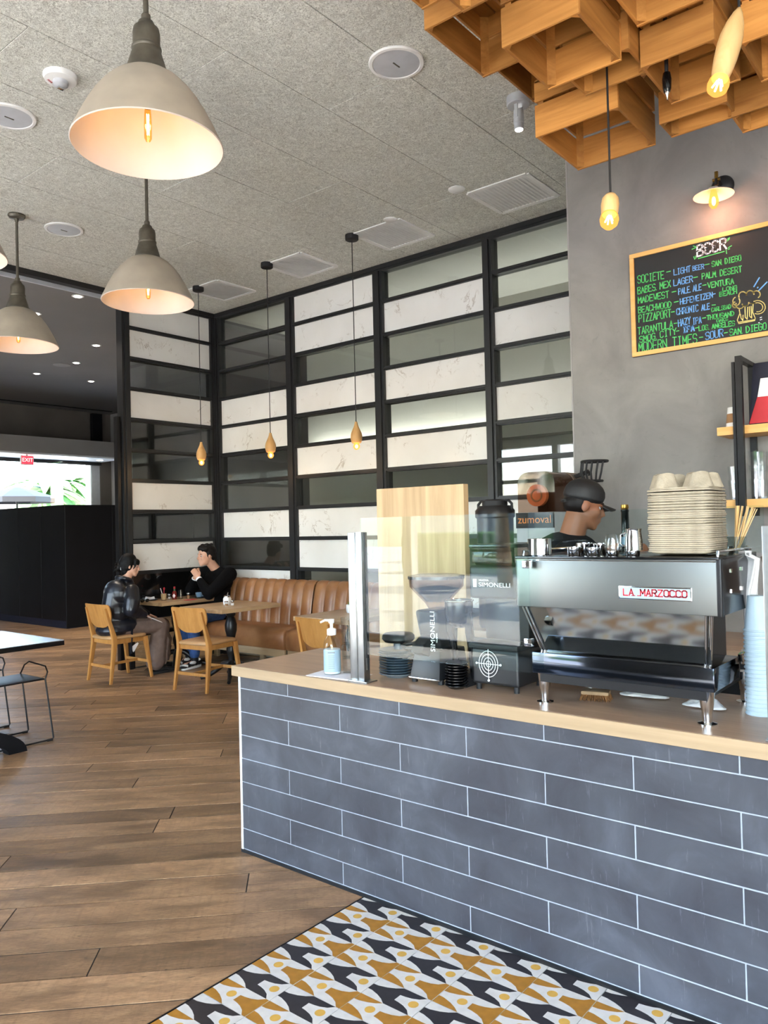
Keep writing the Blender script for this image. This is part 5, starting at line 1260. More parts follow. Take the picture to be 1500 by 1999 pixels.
# coffee urn
u = px(966, 975, 4.25)
t = thing('coffee_urn', 'black insulated coffee urn with a carrying-handle lid on the back counter', 'urn', (4.25, u.y, .90)); uh = u.z-.90
obj('body', MB().lathe([(0, 0), (.11, 0), (.115, .02), (.115, uh-.12), (.125, uh-.11), (.125, uh-.07), (.10, uh-.04), (0, uh-.035)], n=32), 'black', t, smooth=40)
obj('lid', MB().lathe([(.08, uh-.04), (.08, uh-.01), (.06, uh), (0, uh)], n=28), 'matteblack', t, smooth=40)
for s in (-1, 1): obj('handle', MB().tube([(0, s*.07, uh-.012), (0, s*.10, uh-.008), (0, s*.122, uh-.03), (0, s*.122, uh-.07)], .009, 8), 'matteblack', t)
# ---- wall shelf at the right edge
SX = WX-.26
t = thing('wall_shelf', 'black steel and oak wall shelf at the right edge above the bar', 'shelf', (0, 0, 0))
s1 = px(1400, 835, SX); s2 = px(1418, 976, SX)
obj('shelf_board', MB().box(SX, WX-.02, .2, s1.y, s1.z-.045, s1.z), 'frame', t, bevel=.002); obj('shelf_board', MB().box(SX, WX-.02, .2, s2.y, s2.z-.045, s2.z), 'frame', t, bevel=.002)
fp = px(1447, 850, SX-.015); ft = px(1444, 695, SX-.015)
obj('upright', MB().box(SX-.03, SX, fp.y-.016, fp.y+.016, s2.z-.09, ft.z), 'blackmetal', t, smooth=0)
obj('upright', MB().box(SX-.03, SX, fp.y+.020, fp.y+.034, s2.z-.09, ft.z-.03), 'blackmetal', t, smooth=0)
obj('top_arm', MB().bar((SX-.015, fp.y, ft.z-.012), (WX, fp.y, ft.z-.012), .03, .024), 'blackmetal', t)
obj('upright', MB().box(WX-.03, WX-.001, fp.y-.016, fp.y+.016, s2.z-.09, ft.z), 'blackmetal', t, smooth=0)
c = px(1433, 830, SX+.06)
t = thing('paper_cup', 'white paper cup with a brown sleeve upside down on the upper wall shelf', 'cup', (SX+.07, c.y, s1.z))
obj('cup', MB().lathe([(0, .11), (.031, .11), (.042, .004), (.045, 0), (.041, 0), (0, .1)], n=28), 'white', t); obj('sleeve', MB().lathe([(.0405, .024), (.0355, .074)], n=28), 'kraft', t)
t = thing('coffee_bag', 'dark blue and red coffee bag with a white print on the upper wall shelf', 'bag', (SX+.10, px(1498, 800, SX+.1).y, s1.z))
obj('bag', MB().hexa([(-.05, -.085, 0), (.05, -.085, 0), (.05, .085, 0), (-.05, .085, 0)], [(-.02, -.06, .34), (.02, -.06, .34), (.02, .06, .34), (-.02, .06, .34)]), 'navy', t, bevel=.015)
obj('lower_print', MB().hexa([(-.0525, -.078, .01), (-.049, -.078, .01), (-.049, .078, .01), (-.0525, .078, .01)], [(-.042, -.06, .17), (-.038, -.06, .17), (-.038, .03, .17), (-.042, .03, .17)]), 'red', t, smooth=0)
obj('white_print', MB().hexa([(-.0455, -.04, .15), (-.041, -.04, .15), (-.041, .035, .15), (-.0455, .035, .15)], [(-.033, -.03, .25), (-.030, -.03, .25), (-.030, .02, .25), (-.033, .02, .25)]), 'white', t, bevel=.004)
for i, (u_, d) in enumerate(((1435, .05), (1441, .13), (1477, .05), (1489, .13))):
    y = px(u_, 960, SX+d).y
    for k in range(2 if i < 2 else 3): tumbler(('lowest', 'second', 'third')[k]+' clear tumbler of the '+('front left', 'rear left', 'front right', 'rear right')[i]+' stack on the lower wall shelf', (SX+d, y, s2.z+.001+k*.075), .95, .105)

# ================================================================== CHALKBOARD
t = thing('chalkboard', 'framed black chalkboard listing beers in green and blue on the plaster wall', 'chalkboard', (WX-.012, 0, 0))
by1, by0, bz0, bz1 = 1.813, .88, 2.553, 3.185
obj('slate', MB().box(-.004, .012, by0, by1, bz0, bz1), 'chalkboard', t, smooth=0); fw_ = .026
for nm_, q in (('frame_rail', (by0, by1, bz1-fw_, bz1)), ('frame_rail', (by0, by1, bz0, bz0+fw_)), ('frame_stile', (by1-fw_, by1, bz0+fw_, bz1-fw_)), ('frame_stile', (by0, by0+fw_, bz0+fw_, bz1-fw_))):
    obj(nm_, MB().box(-.016, .0, *q), 'frame', t, smooth=0, bevel=.002)
XB = WX-.012-.0048
def bp(x, y): q = px(1210+x*.19333, 420+y*.19333, XB); return V((-.0048, q.y, q.z))
def chalk(s, x0, y0, x1, y1, h, mat, w_=.0050, nm_='chalk_text'):
    a, b = bp(x0, y0), bp(x1, y1); m = MB(); strokes(m, s, a, b, (0, 0, h*.19333*.00302), w_, (-1, 0, 0), 0, .17, .0); return obj(nm_, m, mat, t, smooth=0, clean=False)
random.seed(21)
for a in (('BeeR', 780, 420, 1090, 335, 108, 'cwhite', .009), ('SOCIETE', 182, 690, 455, 640, 80, 'cgreen'), ('-', 470, 605, 525, 595, 60, 'cgreen'), ('LIGHT', 548, 607, 722, 570, 60, 'cblue'), ('BEER', 738, 562, 858, 538, 46, 'cblue', .004), ('-', 860, 528, 915, 516, 50, 'cgreen'), ('SAN DIEGO', 932, 522, 1232, 455, 52, 'cgreen'),
          ('BABES MEX', 182, 798, 522, 722, 68, 'cgreen'), ('LAGER', 546, 715, 745, 672, 62, 'cblue'), ('-', 745, 660, 795, 650, 55, 'cgreen'), ('PALM DESERT', 832, 648, 1240, 572, 58, 'cgreen'),
          ('MADEWEST', 186, 892, 505, 828, 66, 'cgreen'), ('-', 525, 805, 580, 796, 55, 'cgreen'), ('PALE ALE', 595, 803, 832, 752, 60, 'cblue'), ('-', 836, 735, 882, 726, 50, 'cgreen'), ('VENTURA', 890, 740, 1160, 690, 56, 'cgreen'),
          ('BEACHWOOD', 188, 990, 528, 928, 62, 'cgreen'), ('-', 548, 905, 605, 893, 50, 'cgreen'), ('HEFEWEIZEN', 612, 903, 945, 832, 56, 'cblue'), ('-', 945, 820, 972, 815, 45, 'cblue'), ('LONG', 1040, 768, 1192, 742, 34, 'cgreen', .004), ('BEACH', 1010, 822, 1190, 788, 42, 'cgreen'),
          ('PIZZAPORT', 194, 1085, 525, 1025, 78, 'cgreen'), ('-', 520, 1005, 562, 996, 50, 'cgreen'), ('CHRONIC', 575, 1008, 800, 966, 62, 'cblue'), ('ALE', 828, 966, 915, 946, 56, 'cblue'), ('-', 932, 930, 975, 924, 40, 'cgreen'), ('CARLSBAD', 928, 978, 1128, 940, 40, 'cgreen', .004),
          ('TARANTULA', 184, 1208, 545, 1135, 74, 'cgreen'), ('-', 548, 1120, 588, 1112, 50, 'cgreen'), ('HAZY', 592, 1125, 722, 1092, 66, 'cblue'), ('IPA', 738, 1108, 832, 1086, 64, 'cblue'), ('-', 834, 1066, 880, 1058, 48, 'cgreen'), ('THOUSAND', 880, 1060, 1162, 1012, 44, 'cgreen'), ('OAKS', 980, 1082, 1098, 1062, 30, 'cgreen', .004),
          ('SMOG CITY', 200, 1288, 580, 1200, 64, 'cgreen'), ('-', 570, 1196, 605, 1188, 46, 'cgreen'), ('IPA', 640, 1188, 762, 1166, 56, 'cblue', .008), ('-', 764, 1164, 798, 1156, 44, 'cgreen'), ('LOS ANGELES', 800, 1168, 1168, 1114, 48, 'cgreen'),
          ('MODERN TIMES', 192, 1380, 792, 1288, 92, 'cgreen'), ('-', 806, 1262, 850, 1254, 50, 'cgreen'), ('SOUR', 868, 1260, 1055, 1220, 72, 'cblue'), ('-', 1056, 1216, 1098, 1206, 48, 'cgreen'), ('SAN DIEGO', 1112, 1216, 1490, 1150, 62, 'cgreen')): chalk(*a)
def draw(pts, mat, w_=.006, nm_='chalk_drawing'):
    m = MB()
    for st in pts: m.ribbon([bp(*q) for q in st], w_, (-1, 0, 0))
    return obj(nm_, m, mat, t, smooth=0, clean=False)
arc = lambda cx, cy, rx, ry, a0, a1, n=10: [(cx+rx*math.cos(R(a0+(a1-a0)*k/n)), cy-ry*math.sin(R(a0+(a1-a0)*k/n))) for k in range(n+1)]
draw([arc(1180, 870, 36, 42, -250, 40), arc(1245, 815, 40, 42, 200, 10), arc(1320, 800, 38, 38, 190, 0), arc(1385, 800, 36, 36, 160, -60), arc(1215, 905, 40, 38, 160, 340), arc(1270, 890, 34, 26, 200, 350), arc(1335, 870, 36, 24, 210, 360), arc(1170, 905, 30, 28, 100, 300)], 'cyellow')
draw([[(1210, 955), (1216, 990), (1190, 1060), (1205, 1095), (1365, 1065), (1372, 1040), (1345, 980), (1350, 890)], [(1200, 1082), (1360, 1056)], [(1222, 1000), (1228, 1040), (1246, 1066), (1248, 1010)], [(1268, 930), (1270, 1030), (1290, 1052), (1295, 930)], [(1312, 925), (1314, 1020), (1336, 1040), (1330, 920)], arc(1395, 930, 78, 68, 120, -110, 14), arc(1395, 930, 52, 46, 110, -100, 12)], 'cyellow', .0045)
draw([[(1358, 722), (1412, 632)], [(1408, 760), (1490, 676)], [(1398, 728), (1394, 734)]], 'cblue', .007)
draw([[(1420, 1036), (1436, 1030)], [(1420, 1058), (1438, 1052)], [(1404, 1088), (1414, 1084)]], 'cwhite', .004)
draw([[(796, 438), (1058, 366)], [(732, 345), (775, 325)], [(745, 312), (776, 322)], [(750, 420), (760, 445)], [(768, 412), (772, 436)], [(1088, 245), (1112, 226)], [(1080, 268), (1110, 240)], [(1098, 330), (1132, 308)], [(1078, 352), (1082, 388)], [(1096, 345), (1112, 340)]], 'cgreen', .005)

# ================================================================== PEOPLE
def remesh(name, mb, mats, parent, voxel=.006, smooth=6, fac=.5):
    """fuse overlapping closed shapes into one continuous skin"""
    me = bpy.data.meshes.new(name); me.from_pydata(mb.v, [], mb.f)
    bm = bmesh.new(); bm.from_mesh(me); bmesh.ops.recalc_face_normals(bm, faces=bm.faces); bm.to_mesh(me); bm.free()
    o = bpy.data.objects.new(name, me); COL.objects.link(o)
    m = o.modifiers.new('r', 'REMESH'); m.mode = 'VOXEL'; m.voxel_size = voxel
    s = o.modifiers.new('s', 'SMOOTH'); s.factor = fac; s.iterations = smooth
    ev = o.evaluated_get(bpy.context.evaluated_depsgraph_get()); n = bpy.data.meshes.new_from_object(ev)
    o.modifiers.clear(); o.data = n; bpy.data.meshes.remove(me); n.name = name
    n.polygons.foreach_set('use_smooth', [True]*len(n.polygons)); n.materials.clear()
    for mt in (mats if isinstance(mats, (list, tuple)) else [mats]): n.materials.append(MT[mt])
    if parent is not None: o.parent = parent
    return o
def limb(b, pts, rs, n=12):
    """tapering chain of rounded cones"""
    for i in range(len(pts)-1):
        p, q = V(pts[i]), V(pts[i+1]); d = q-p
        if d.length > 1e-4: b.cyl(p, q, rs[i], rs[i+1], n)
    for p, r in zip(pts, rs): b.ball(p, r*1.0, 12)
    return b
def basis(f, u):
    f = V(f).normalized(); u = (V(u)-f*V(u).dot(f)).normalized(); return f, u, u.cross(f)      # forward, up, left
def head(b, c, f, u, k=.92):
    f, u, s = basis(f, u); c = V(c); A = (f, s, u)
    P = lambda x, y, z: c+(f*x+s*y+u*z)*k
    E = lambda x, y, z, rx, ry, rz: b.ball(P(x, y, z), (rx*k, ry*k, rz*k), 18, axes=A)
    E(-.012, 0, .035, .098, .076, .098); E(.022, 0, -.03, .068, .061, .080); E(.05, 0, -.075, .040, .042, .036); E(.066, 0, -.098, .022, .026, .018)
    E(.052, .034, -.018, .034, .026, .028); E(.052, -.034, -.018, .034, .026, .028)
    b.tube([P(.082, -.034, .020), P(.092, 0, .022), P(.082, .034, .020)], [.009*k]*3, 8)
    b.tube([P(.088, 0, .014), P(.105, 0, -.012), P(.112, 0, -.026), P(.092, 0, -.034)], [.007*k, .009*k, .011*k, .010*k], 8)
    b.tube([P(.084, -.022, -.060), P(.096, 0, -.056), P(.084, .022, -.060)], [.006*k, .008*k, .006*k], 8)
    b.tube([P(.082, -.018, -.070), P(.093, 0, -.070), P(.082, .018, -.070)], [.006*k, .0085*k, .006*k], 8)
    for y in (-1, 1): E(-.008, y*.077, -.005, .020, .009, .032)
    return P, A
def face_parts(par, P, A, k=.92, iris='hairb'):
    f, s, u = A
    for y in (-1, 1):
        e = obj('eye', MB().ball(P(.0685, y*.031, .002), .0125*k, 14), 'lightgrey', par)
        obj('iris', MB().ball(P(.0775, y*.0315, .002), .0068*k, 10), iris, e)
        obj('eyebrow', MB().tube([P(.084, y*.015, .026), P(.086, y*.032, .030), P(.072, y*.05, .026)], [.004*k, .0045*k, .002], 6), iris, par)
def hand(b, w_, d, n_, curl=.5, side=1, k=1.0, spread=.16):
    """w_: wrist; d: along the fingers; n_: out of the back of the hand; side: +1 thumb on d x n_"""
    d = V(d).normalized(); n_ = (V(n_)-d*V(n_).dot(d)).normalized(); t = d.cross(n_)*side; w_ = V(w_)
    b.ball(w_+d*.045*k, (.048*k, .038*k, .015*k), 14, axes=(d, t, n_)); limb(b, [w_-d*.03*k, w_+d*.02*k], [.025*k, .024*k])
    for i, (o, L) in enumerate(((.028, .074), (.010, .082), (-.009, .077), (-.027, .062))):
        p = w_+(d*.080+t*o)*k; a = 0; pts = [p-d*.02*k, p]; v = (d+t*(o*spread*20*.1)).normalized()
        for j, q in enumerate((.45, .32, .23)):
            a = curl*(.7+.55*j); v = (d*math.cos(a*1.0*(j+1)/1.6)-n_*math.sin(a*(j+1)/1.6)+t*(o*2*spread)).normalized(); pts.append(pts[-1]+v*L*q*k)
        b.tube(pts, [.0095*k, .0092*k, .0086*k, .0078*k, .0062*k], 8); b.ball(pts[-1], .0062*k, 8)
    p = w_+(d*.02+t*.028)*k; pts = [p, p+(d*.028+t*.022-n_*.006)*k, p+(d*.055+t*.026-n_*.016)*k, p+(d*.075+t*.022-n_*.024)*k]
    b.tube(pts, [.013*k, .0115*k, .010*k, .0075*k], 8); b.ball(pts[-1], .0075*k, 8)
    return b
def shoe(name, ankle, toe_dir, mats, parent, k=1.0, sole='white', h=.085):
    d = V((toe_dir[0], toe_dir[1], 0)).normalized(); s = V((-d.y, d.x, 0)); a = V(ankle); g = a.z-h
    o = V((a.x, a.y, g)); b = MB()
    for x, w1, z in ((-.055, .034, .052), (0, .036, .06), (.06, .040, .046), (.12, .043, .036), (.165, .038, .028)): b.ball(o+d*x*k+V((0, 0, z*.62+.014)), (.06*k, w1*k, z*.62), 14, axes=(d, s, V((0, 0, 1))))
    limb(b, [o+V((0, 0, .05)), o+V((0, 0, h+.03))], [.042, .045])
    sh = remesh(name, b, mats, parent, .006, 4)
    pts = []
    for i in range(28):
        t_ = 2*PI*i/28; x = .055+.148*math.cos(t_); w1 = .046-.006*math.cos(t_) if math.cos(t_) < 0 else .046
        pts.append(o+d*x*k+s*(w1*math.copysign(abs(math.sin(t_))**.8, math.sin(t_)))*k)
    obj('sole', MB().prism(pts, (0, 0, .024)), sole, sh, bevel=.004)
    return sh
# ---------- woman in the black leather jacket
def W(x, y, Y=7.42): return py(x, y, Y)
wm = thing('person', 'person in a black leather jacket and brown trousers seated in profile on a beech chair', 'person', (4.6, 7.43, 0))
I0 = wm.location.copy()
def loc_(o): o.location = -I0; return o        # shapes below are laid out in room coordinates
hips = V((4.56, 7.43, .555)); neck = W(247, 1131); hc_ = W(254.5, 1105.5); fwd = V((.82, -.55, -.15)); upv = V((.14, -.06, 1))
chest = hips.lerp(neck, .68)+V((-.07, 0, 0)); belly = hips.lerp(neck, .32)+V((-.05, 0, 0))
shR, shL = neck+V((-.04, -.165, -.115)), neck+V((-.04, .165, -.115))
elR, elL = W(256, 1190, 7.20), W(262, 1190, 7.64); wrR, wrL = W(282, 1199.5, 7.27), W(288, 1200, 7.55)
knR, knL = V((5.03, 7.33, .60)), V((5.05, 7.55, .60)); anR, anL = V((4.99, 7.33, .09)), V((5.04, 7.54, .09))
knR = W(313, 1219, 7.33); knL = W(318, 1219, 7.53); anR = V((W(305, 1300, 7.33).x, 7.33, .10)); anL = V((W(312, 1300, 7.53).x, 7.53, .10))
b = MB(); Pw, Aw = head(b, hc_, fwd, upv, .90)
limb(b, [hc_+V((-.02, 0, -.06)), neck, neck+V((-.02, 0, -.05))], [.048, .050, .07])
limb(b, [hips, belly, chest, neck+V((-.02, 0, -.07))], [.125, .105, .10, .065]); b.ball(chest+V((0, 0, -.03)), (.09, .14, .11), 16); b.ball(hips, (.13, .17, .105), 16)
for s_, e_, h_ in ((shR, elR, wrR), (shL, elL, wrL)): limb(b, [s_, e_, h_], [.045, .038, .027])
for k_, a_, y in ((knR, anR, -.09), (knL, anL, .09)): limb(b, [hips+V((.02, y, -.02)), k_, a_, a_+V((.0, 0, -.02))], [.085, .058, .040, .038]); limb(b, [a_+V((0, 0, -.05)), a_+V((.13, 0, -.06))], [.03, .026])
hand(b, wrR, (.75, .25, -.35), (.3, -.2, .9), .5, -1, .92); hand(b, wrL, (.75, -.3, -.3), (.3, .2, .9), .5, 1, .92)
body = loc_(remesh('body', b, 'skinp', wm, .0065, 5)); 
hr = MB(); F, Lf, U_ = Aw
hr.ball(Pw(-.03, 0, .048), (.092, .082, .084), 18, axes=Aw); hr.ball(Pw(-.06, 0, -.01), (.055, .076, .080), 16, axes=Aw)
for y in (-1, 1): hr.ball(Pw(-.02, y*.066, .012), (.042, .018, .062), 14, axes=Aw); hr.ball(Pw(.05, y*.036, .072), (.042, .032, .026), 14, axes=Aw)
hr.ball(Pw(-.03, 0, .075), (.085, .078, .075), 16, axes=Aw); hr.ball(Pw(-.085, 0, .02), (.05, .07, .07), 14, axes=Aw); hr.ball(Pw(-.05, 0, -.07), (.045, .066, .05), 14, axes=Aw)
hr.ball(Pw(.082, -.022, .055), (.020, .034, .034), 12, axes=Aw); hr.ball(Pw(.082, .02, .058), (.018, .03, .028), 12, axes=Aw)
for y in (-1, 1): hr.tube([Pw(.06, y*.062, .055), Pw(.055, y*.07, .01), Pw(.035, y*.07, -.035)], [.014, .011, .005], 8)
hair = loc_(remesh('hair', hr, 'hair', wm, .006, 4))
bn = MB(); bn.ball(Pw(-.125, 0, -.03), (.042, .05, .048), 14, axes=Aw)
for k in range(9): a = k*.75; bn.tube([Pw(-.13, .03*math.cos(a), -.03+.03*math.sin(a)), Pw(-.165, .045*math.cos(a), -.03+.05*math.sin(a)), Pw(-.18, .06*math.cos(a+.4), -.03+.06*math.sin(a+.4))], [.014, .009, .002], 6)
o = obj('hair_bun', bn, 'hair', hair, smooth=60)
obj('hair_clip', MB().tube([Pw(-.10, -.045, .0), Pw(-.105, -.05, -.03), Pw(-.10, -.045, -.055)], .005, 6), 'lightgrey', hair)
o = MB(); tmp = thing('x', None, None); bpy.data.objects.remove(tmp)
face_parts(body, Pw, Aw, .90, 'hair')
jk = MB()
limb(jk, [hips+V((-.03, 0, -.03)), belly+V((-.01, 0, 0)), chest+V((-.015, 0, .02)), neck+V((-.03, 0, -.07))], [.140, .130, .120, .085])
jk.ball(chest+V((-.01, 0, .015)), (.105, .178, .145), 18); jk.ball(belly+V((.01, 0, 0)), (.13, .18, .15), 16); jk.ball(hips+V((0, 0, .0)), (.15, .19, .10), 16); jk.ball(hips+V((.05, 0, .005)), (.215, .205, .125), 18); jk.ball(hips+V((-.02, 0, -.03)), (.17, .2, .09), 16)
for s_, e_, h_ in ((shR, elR, wrR), (shL, elL, wrL)):
    m_ = s_.lerp(e_, .5)+V((0, (-.015 if s_.y < 7.42 else .015), 0)); limb(jk, [s_, m_, e_, e_.lerp(h_, .5), h_.lerp(e_, .06)], [.076, .084, .078, .064, .046])
    for q in (.2, .42, .62, .82): jk.tube([s_.lerp(e_, q)+V((.068*math.cos(a), .0+.068*math.sin(a), .02*math.sin(a*2+q*9))) for a in (2*PI*i/12 for i in range(12))], .012, 6, closed=True)
jk.tube([neck+V((-.03+.070*math.cos(a), .080*math.sin(a), .005-.022*math.cos(a))) for a in (2*PI*i/16 for i in range(16))], .024, 8, closed=True)
for y in (-1, 1): jk.tube([neck+V((.045, y*.05, -.03)), chest+V((.13, y*.06, .05)), chest+V((.12, y*.07, -.10))], [.02, .026, .018], 8)
loc_(remesh('leather_jacket', jk, 'jacket', wm, .007, 10))
bt = MB(); bt.bar(W(258, 1228, 7.235), W(256, 1272, 7.235), .03, .006, (1, 0, 0)).bar(W(258, 1272, 7.235), W(257, 1276, 7.235), .034, .010, (1, 0, 0))
loc_(obj('belt_strap', bt, 'jacket', wm))
ts = MB()
for k_, a_, y in ((knR, anR, -.09), (knL, anL, .09)):
    limb(ts, [hips+V((.0, y, -.02)), k_+V((-.12, 0, .0)), k_, k_.lerp(a_, .5)+V((-.01, 0, 0)), a_+V((-.01, 0, .04))], [.098, .086, .080, .095, .105])
    for q in (.3, .5, .7): ts.tube([k_.lerp(a_, q)+V((.08, .03*q, .05)), k_.lerp(a_, q)+V((.10, -.03, -.05)), k_.lerp(a_, q+.2)+V((.08, -.05, -.05))], [.008, .018, .008], 6)
ts.ball(hips+V((-.02, 0, -.03)), (.155, .185, .09), 16)
loc_(remesh('trousers', ts, 'trouser', wm, .009, 4))
for a_, n_ in ((anR, 'shoe'), (anL, 'shoe')): loc_(shoe(n_, V((a_.x+.02, a_.y, .09)), (1, -.08), 'matteblack', wm, 1.05, 'matteblack', .088))
nk = MB(); p = W(301, 1208, 7.27); nk.hexa([p+V((-.10, -.05, .03)), p+V((.06, -.07, -.045)), p+V((.085, .03, -.04)), p+V((-.07, .06, .03))], [p+V((-.10, -.05, .036)), p+V((.055, -.06, -.036)), p+V((.085, .03, -.03)), p+V((-.07, .06, .04))])
o = obj('held_napkin', nk, 'paper', None, bevel=.004); tag(o, 'white napkin on the knee of the person in the leather jacket', 'napkin')
sh_ = MB(); sh_.prism([W(258, 1262, 7.25), W(269, 1254, 7.25), W(271, 1256, 7.25), W(262, 1272, 7.25), W(260, 1274, 7.25)], (0, .006, 0)); loc_(obj('shirt_tail', sh_, 'paper', wm))
# ---------- man in the black sweater
def G(x, y, Y=7.42): return py(x, y, Y)
mn = thing('person', 'person in a black sweater with hands clasped at the chin on the leather bench', 'person', (5.85, 7.42, 0)); I0 = mn.location.copy()
hc_ = G(402.5, 1085, 7.42); neck = G(421, 1111, 7.42); hips = V((5.86, 7.42, .60)); fwd = V((-.96, .20, -.06)); upv = V((-.10, 0, 1))
chest = hips.lerp(neck, .66)+V((.03, 0, 0)); belly = hips.lerp(neck, .32)+V((.03, 0, 0))
shR, shL = neck+V((.03, .21, -.05)), neck+V((.045, -.205, -.06))
wrN, wrF = G(387.5, 1129, 7.36), G(381, 1128, 7.50)
elN, elF = V((5.66, 7.16, .83)), V((5.60, 7.66, .83))
elN = G(408, 1160, 7.16); elN.z = .82; elF = G(372, 1152, 7.62)
b = MB(); Pm, Am = head(b, hc_, fwd, upv, 1.0)
limb(b, [hc_+V((.03, 0, -.05)), neck, neck+V((.02, 0, -.05))], [.054, .058, .08]); limb(b, [hips, belly, chest, neck+V((.02, 0, -.07))], [.15, .135, .14, .09])
b.ball(chest, (.115, .19, .16), 16)
for s_, e_, h_ in ((shL, elN, wrN), (shR, elF, wrF)): limb(b, [s_, e_, h_], [.058, .044, .029])
knA = V((5.36, 7.28, .62)); anA = V((5.50, 7.30, .11)); knB = V((5.38, 7.56, .58)); anB = V((5.56, 7.56, .11))
q = G(378, 1283, 7.30); anA = V((q.x, 7.28, .11)); knA = V((q.x-.02, 7.26, .57)); anB = V((q.x+.10, 7.52, .11)); knB = V((q.x+.04, 7.54, .57))
for k_, a_, y in ((knA, anA, -.10), (knB, anB, .10)): limb(b, [hips+V((-.02, y, -.02)), k_, a_], [.09, .062, .042]); limb(b, [a_+V((0, 0, -.055)), a_+V((-.13, 0, -.07))], [.032, .028])
hand(b, wrN, V((-.35, .30, .80)), (-.5, -.8, .1), .75, 1, .98, .30); hand(b, wrF, V((-.15, -.35, .85)), (-.6, .5, .2), .8, -1, .98, .25)
body = loc_(remesh('body', b, 'skinp', mn, .0065, 5)); face_parts(body, Pm, Am, 1.0, 'hairb')
hr = MB(); hr.ball(Pm(-.03, 0, .055), (.100, .085, .086), 18, axes=Am); hr.ball(Pm(-.07, 0, .0), (.048, .074, .070), 14, axes=Am)
for k in range(11): y = -.07+.014*k; hr.ball(Pm(.060-.025*abs(k-5)/5, y, .092-.012*abs(k-5)/5+.007*(k % 2)), (.040, .014, .024+.006*(k % 3)), 10, axes=Am)
for k in range(14): a = k*2.4; hr.ball(Pm(-.02+.05*math.cos(a), .055*math.sin(a), .125+.006*math.sin(k*3)), (.030, .018, .016), 8, axes=Am)
for y in (-1, 1): hr.ball(Pm(-.02, y*.070, .035), (.045, .016, .045), 12, axes=Am); hr.ball(Pm(.012, y*.070, .012), (.010, .010, .030), 10, axes=Am)
loc_(remesh('hair', hr, 'hairb', mn, .006, 3))
sw = MB(); limb(sw, [hips+V((0, 0, -.02)), belly, chest, neck+V((.03, 0, -.085))], [.175, .165, .165, .10]); sw.ball(chest+V((.02, 0, .03)), (.135, .225, .165), 18); sw.ball(hips+V((0, 0, .02)), (.17, .2, .12), 16)
for s_, e_, h_ in ((shL, elN, wrN), (shR, elF, wrF)): limb(sw, [s_, s_.lerp(e_, .5), e_, e_.lerp(h_, .5), h_.lerp(e_, .16)], [.088, .076, .066, .054, .042])
sw.tube([neck+V((.02+.066*math.cos(a), .07*math.sin(a), -.045+.018*math.cos(a))) for a in (2*PI*i/16 for i in range(16))], .016, 8, closed=True)
loc_(remesh('sweater', sw, 'knit', mn, .009, 4))
cf = MB()
for e_, h_ in ((elN, wrN), (elF, wrF)): d = (h_-e_).normalized(); cf.cyl(h_-d*.035, h_-d*.005, .037, .035, 18)
loc_(obj('cuffs', cf, 'paper', mn))
jn = MB()
for k_, a_, y in ((knA, anA, -.10), (knB, anB, .10)): limb(jn, [hips+V((-.02, y, -.02)), k_, k_.lerp(a_, .5), a_+V((0, 0, .04))], [.108, .082, .068, .060])
jn.ball(hips+V((0, 0, -.04)), (.15, .18, .09), 14); loc_(remesh('jeans', jn, 'jeans', mn, .009, 4))
for a_ in (anA, anB):
    s_ = loc_(shoe('sneaker', V((a_.x, a_.y, .10)), (-1, -.25), 'matteblack', mn, 1.08, 'white', .098))
    d = V((-1, -.25, 0)).normalized(); o_ = V((a_.x, a_.y, 0))
    tp_ = MB(); tp_.ball(o_+d*.165+V((0, 0, .040)), (.042, .040, .022), 14, axes=(d, V((-d.y, d.x, 0)), V((0, 0, 1)))); tp_.ball(o_+d*.05+V((0, -.02, .062)), (.055, .026, .020), 12, axes=(d, V((-d.y, d.x, 0)), V((0, 0, 1)))); tp_.ball(o_-d*.045+V((0, 0, .085)), (.028, .045, .022), 12, axes=(d, V((-d.y, d.x, 0)), V((0, 0, 1))))
    obj('leather_panels', tp_, 'white', s_)
# ---------- barista behind the machine
BX = 3.72
ba = thing('person', 'person in a black cap and black t-shirt turned away behind the espresso machine', 'person', (BX, 1.80, 0)); I0 = ba.location.copy()
def B_(x, y, X=BX): return px(x, y, X)
hc_ = B_(1141, 988); fwd = V((.58, -.80, -.24)); upv = V((.14, -.22, 1)); neck = hc_+V((-.05, .055, -.17)); 
hips = V((BX-.02, neck.y+.10, .98)); chest = hips.lerp(neck, .68); belly = hips.lerp(neck, .3)
rt_ = V((-.86, -.42, 0)).normalized()          # the person's right, towards the viewer
b = MB(); Pb, Ab = head(b, hc_, fwd, upv, .98)
limb(b, [hc_+V((-.02, .03, -.05)), neck, neck+V((0, 0, -.05))], [.062, .066, .09]); limb(b, [hips, belly, chest, neck+V((0, 0, -.08))], [.155, .15, .15, .10])
b.ball(chest, (.16, .19, .17), 16)
shR, shL = neck+rt_*.21+V((0, 0, -.08)), neck-rt_*.21+V((0, 0, -.08))
wrR = B_(1207, 1072, 3.30); wrL = wrR+V((.22, -.05, -.04)); elR = shR.lerp(wrR, .5)+V((-.02, .02, -.20)); elL = shL.lerp(wrL, .5)+V((.08, .02, -.18))
for s_, e_, h_ in ((shR, elR, wrR), (shL, elL, wrL)): limb(b, [s_, e_, h_], [.060, .047, .030])
hand(b, wrR, (-.15, -.9, .15), (-.3, .1, .9), .7, -1, 1.0); hand(b, wrL, (-.2, -.9, 0), (0, .1, 1), .8, 1, 1.0)
for y in (-1, 1):
    a_ = hips+rt_*.10*y; k_ = V((a_.x, a_.y, .52)); n_ = V((a_.x, a_.y, .08)); limb(b, [a_+V((0, 0, -.05)), k_, n_], [.095, .065, .045]); limb(b, [n_+V((0, 0, -.04)), n_+V((.05, -.12, -.05))], [.034, .028])
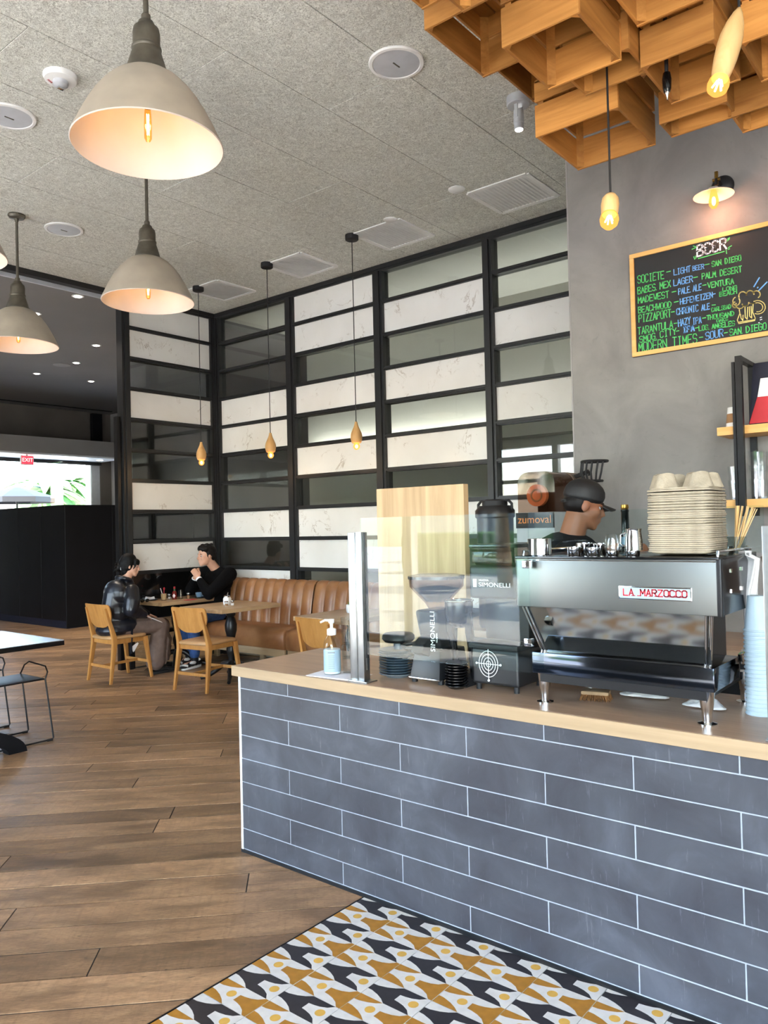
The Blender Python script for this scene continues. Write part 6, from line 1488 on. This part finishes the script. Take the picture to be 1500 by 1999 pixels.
body = loc_(remesh('body', b, 'skind', ba, .0075, 5)); face_parts(body, Pb, Ab, .98, 'hair')
hr = MB(); hr.ball(Pb(-.03, 0, .01), (.084, .079, .07), 16, axes=Ab); loc_(remesh('hair', hr, 'hairb', ba, .007, 3))
cp_ = MB(); cp_.ball(Pb(-.012, 0, .062), (.106, .086, .080), 20, axes=Ab); cp_.ball(Pb(-.015, 0, .045), (.106, .088, .04), 18, axes=Ab)
cp = loc_(remesh('cap', cp_, 'matteblack', ba, .006, 3))
br = MB(); n = 12; vs = []
for zt in (.030, .024):
    for rr_ in (0, 1):
        for k in range(n+1):
            a = -1.15+2.3*k/n; vs.append(Pb((.085+.075*rr_*math.cos(a*.9))*1.0*math.cos(a*.35*(1-rr_)), .078*math.sin(a), zt-.012*rr_-.03*(math.sin(a)**2)*.6))
m = n+1; fs = [(k, k+1, m+k+1, m+k) for k in range(n)]+[(2*m+k, 3*m+k, 3*m+k+1, 2*m+k+1) for k in range(n)]+[(m+k, m+k+1, 3*m+k+1, 3*m+k) for k in range(n)]+[(0, m, 3*m, 2*m), (n, 2*m+n, 3*m+n, m+n), *[(k+1, k, 2*m+k, 2*m+k+1) for k in range(n)]]
obj('bill', br.add(vs, fs), 'matteblack', cp, smooth=50)
obj('strap', MB().tube([Pb(-.108, -.04, .005), Pb(-.116, 0, .003), Pb(-.108, .04, .005)], .008, 8), 'blackmetal', cp)
te = MB(); limb(te, [hips+V((0, 0, -.06)), belly, chest, neck+V((0, .0, -.10))], [.175, .172, .175, .115]); te.ball(chest+V((0, 0, .03)), (.19, .20, .17), 18)
for s_, e_ in ((shR, elR), (shL, elL)): te.ball(s_, .095, 14); limb(te, [s_, s_.lerp(e_, .75)], [.088, .074])
loc_(remesh('t_shirt', te, 'tee', ba, .009, 4))
ap = MB()
for y in (-1, 1): a_ = hips+rt_*.10*y; limb(ap, [a_+V((0, 0, -.02)), V((a_.x, a_.y, .5)), V((a_.x, a_.y, .12))], [.12, .088, .072])
loc_(remesh('trousers', ap, 'navy', ba, .012, 3))
for y in (-1, 1): a_ = hips+rt_*.10*y; loc_(shoe('shoe', V((a_.x, a_.y, .09)), (.35, -.9), 'matteblack', ba, 1.1, 'matteblack', .088))
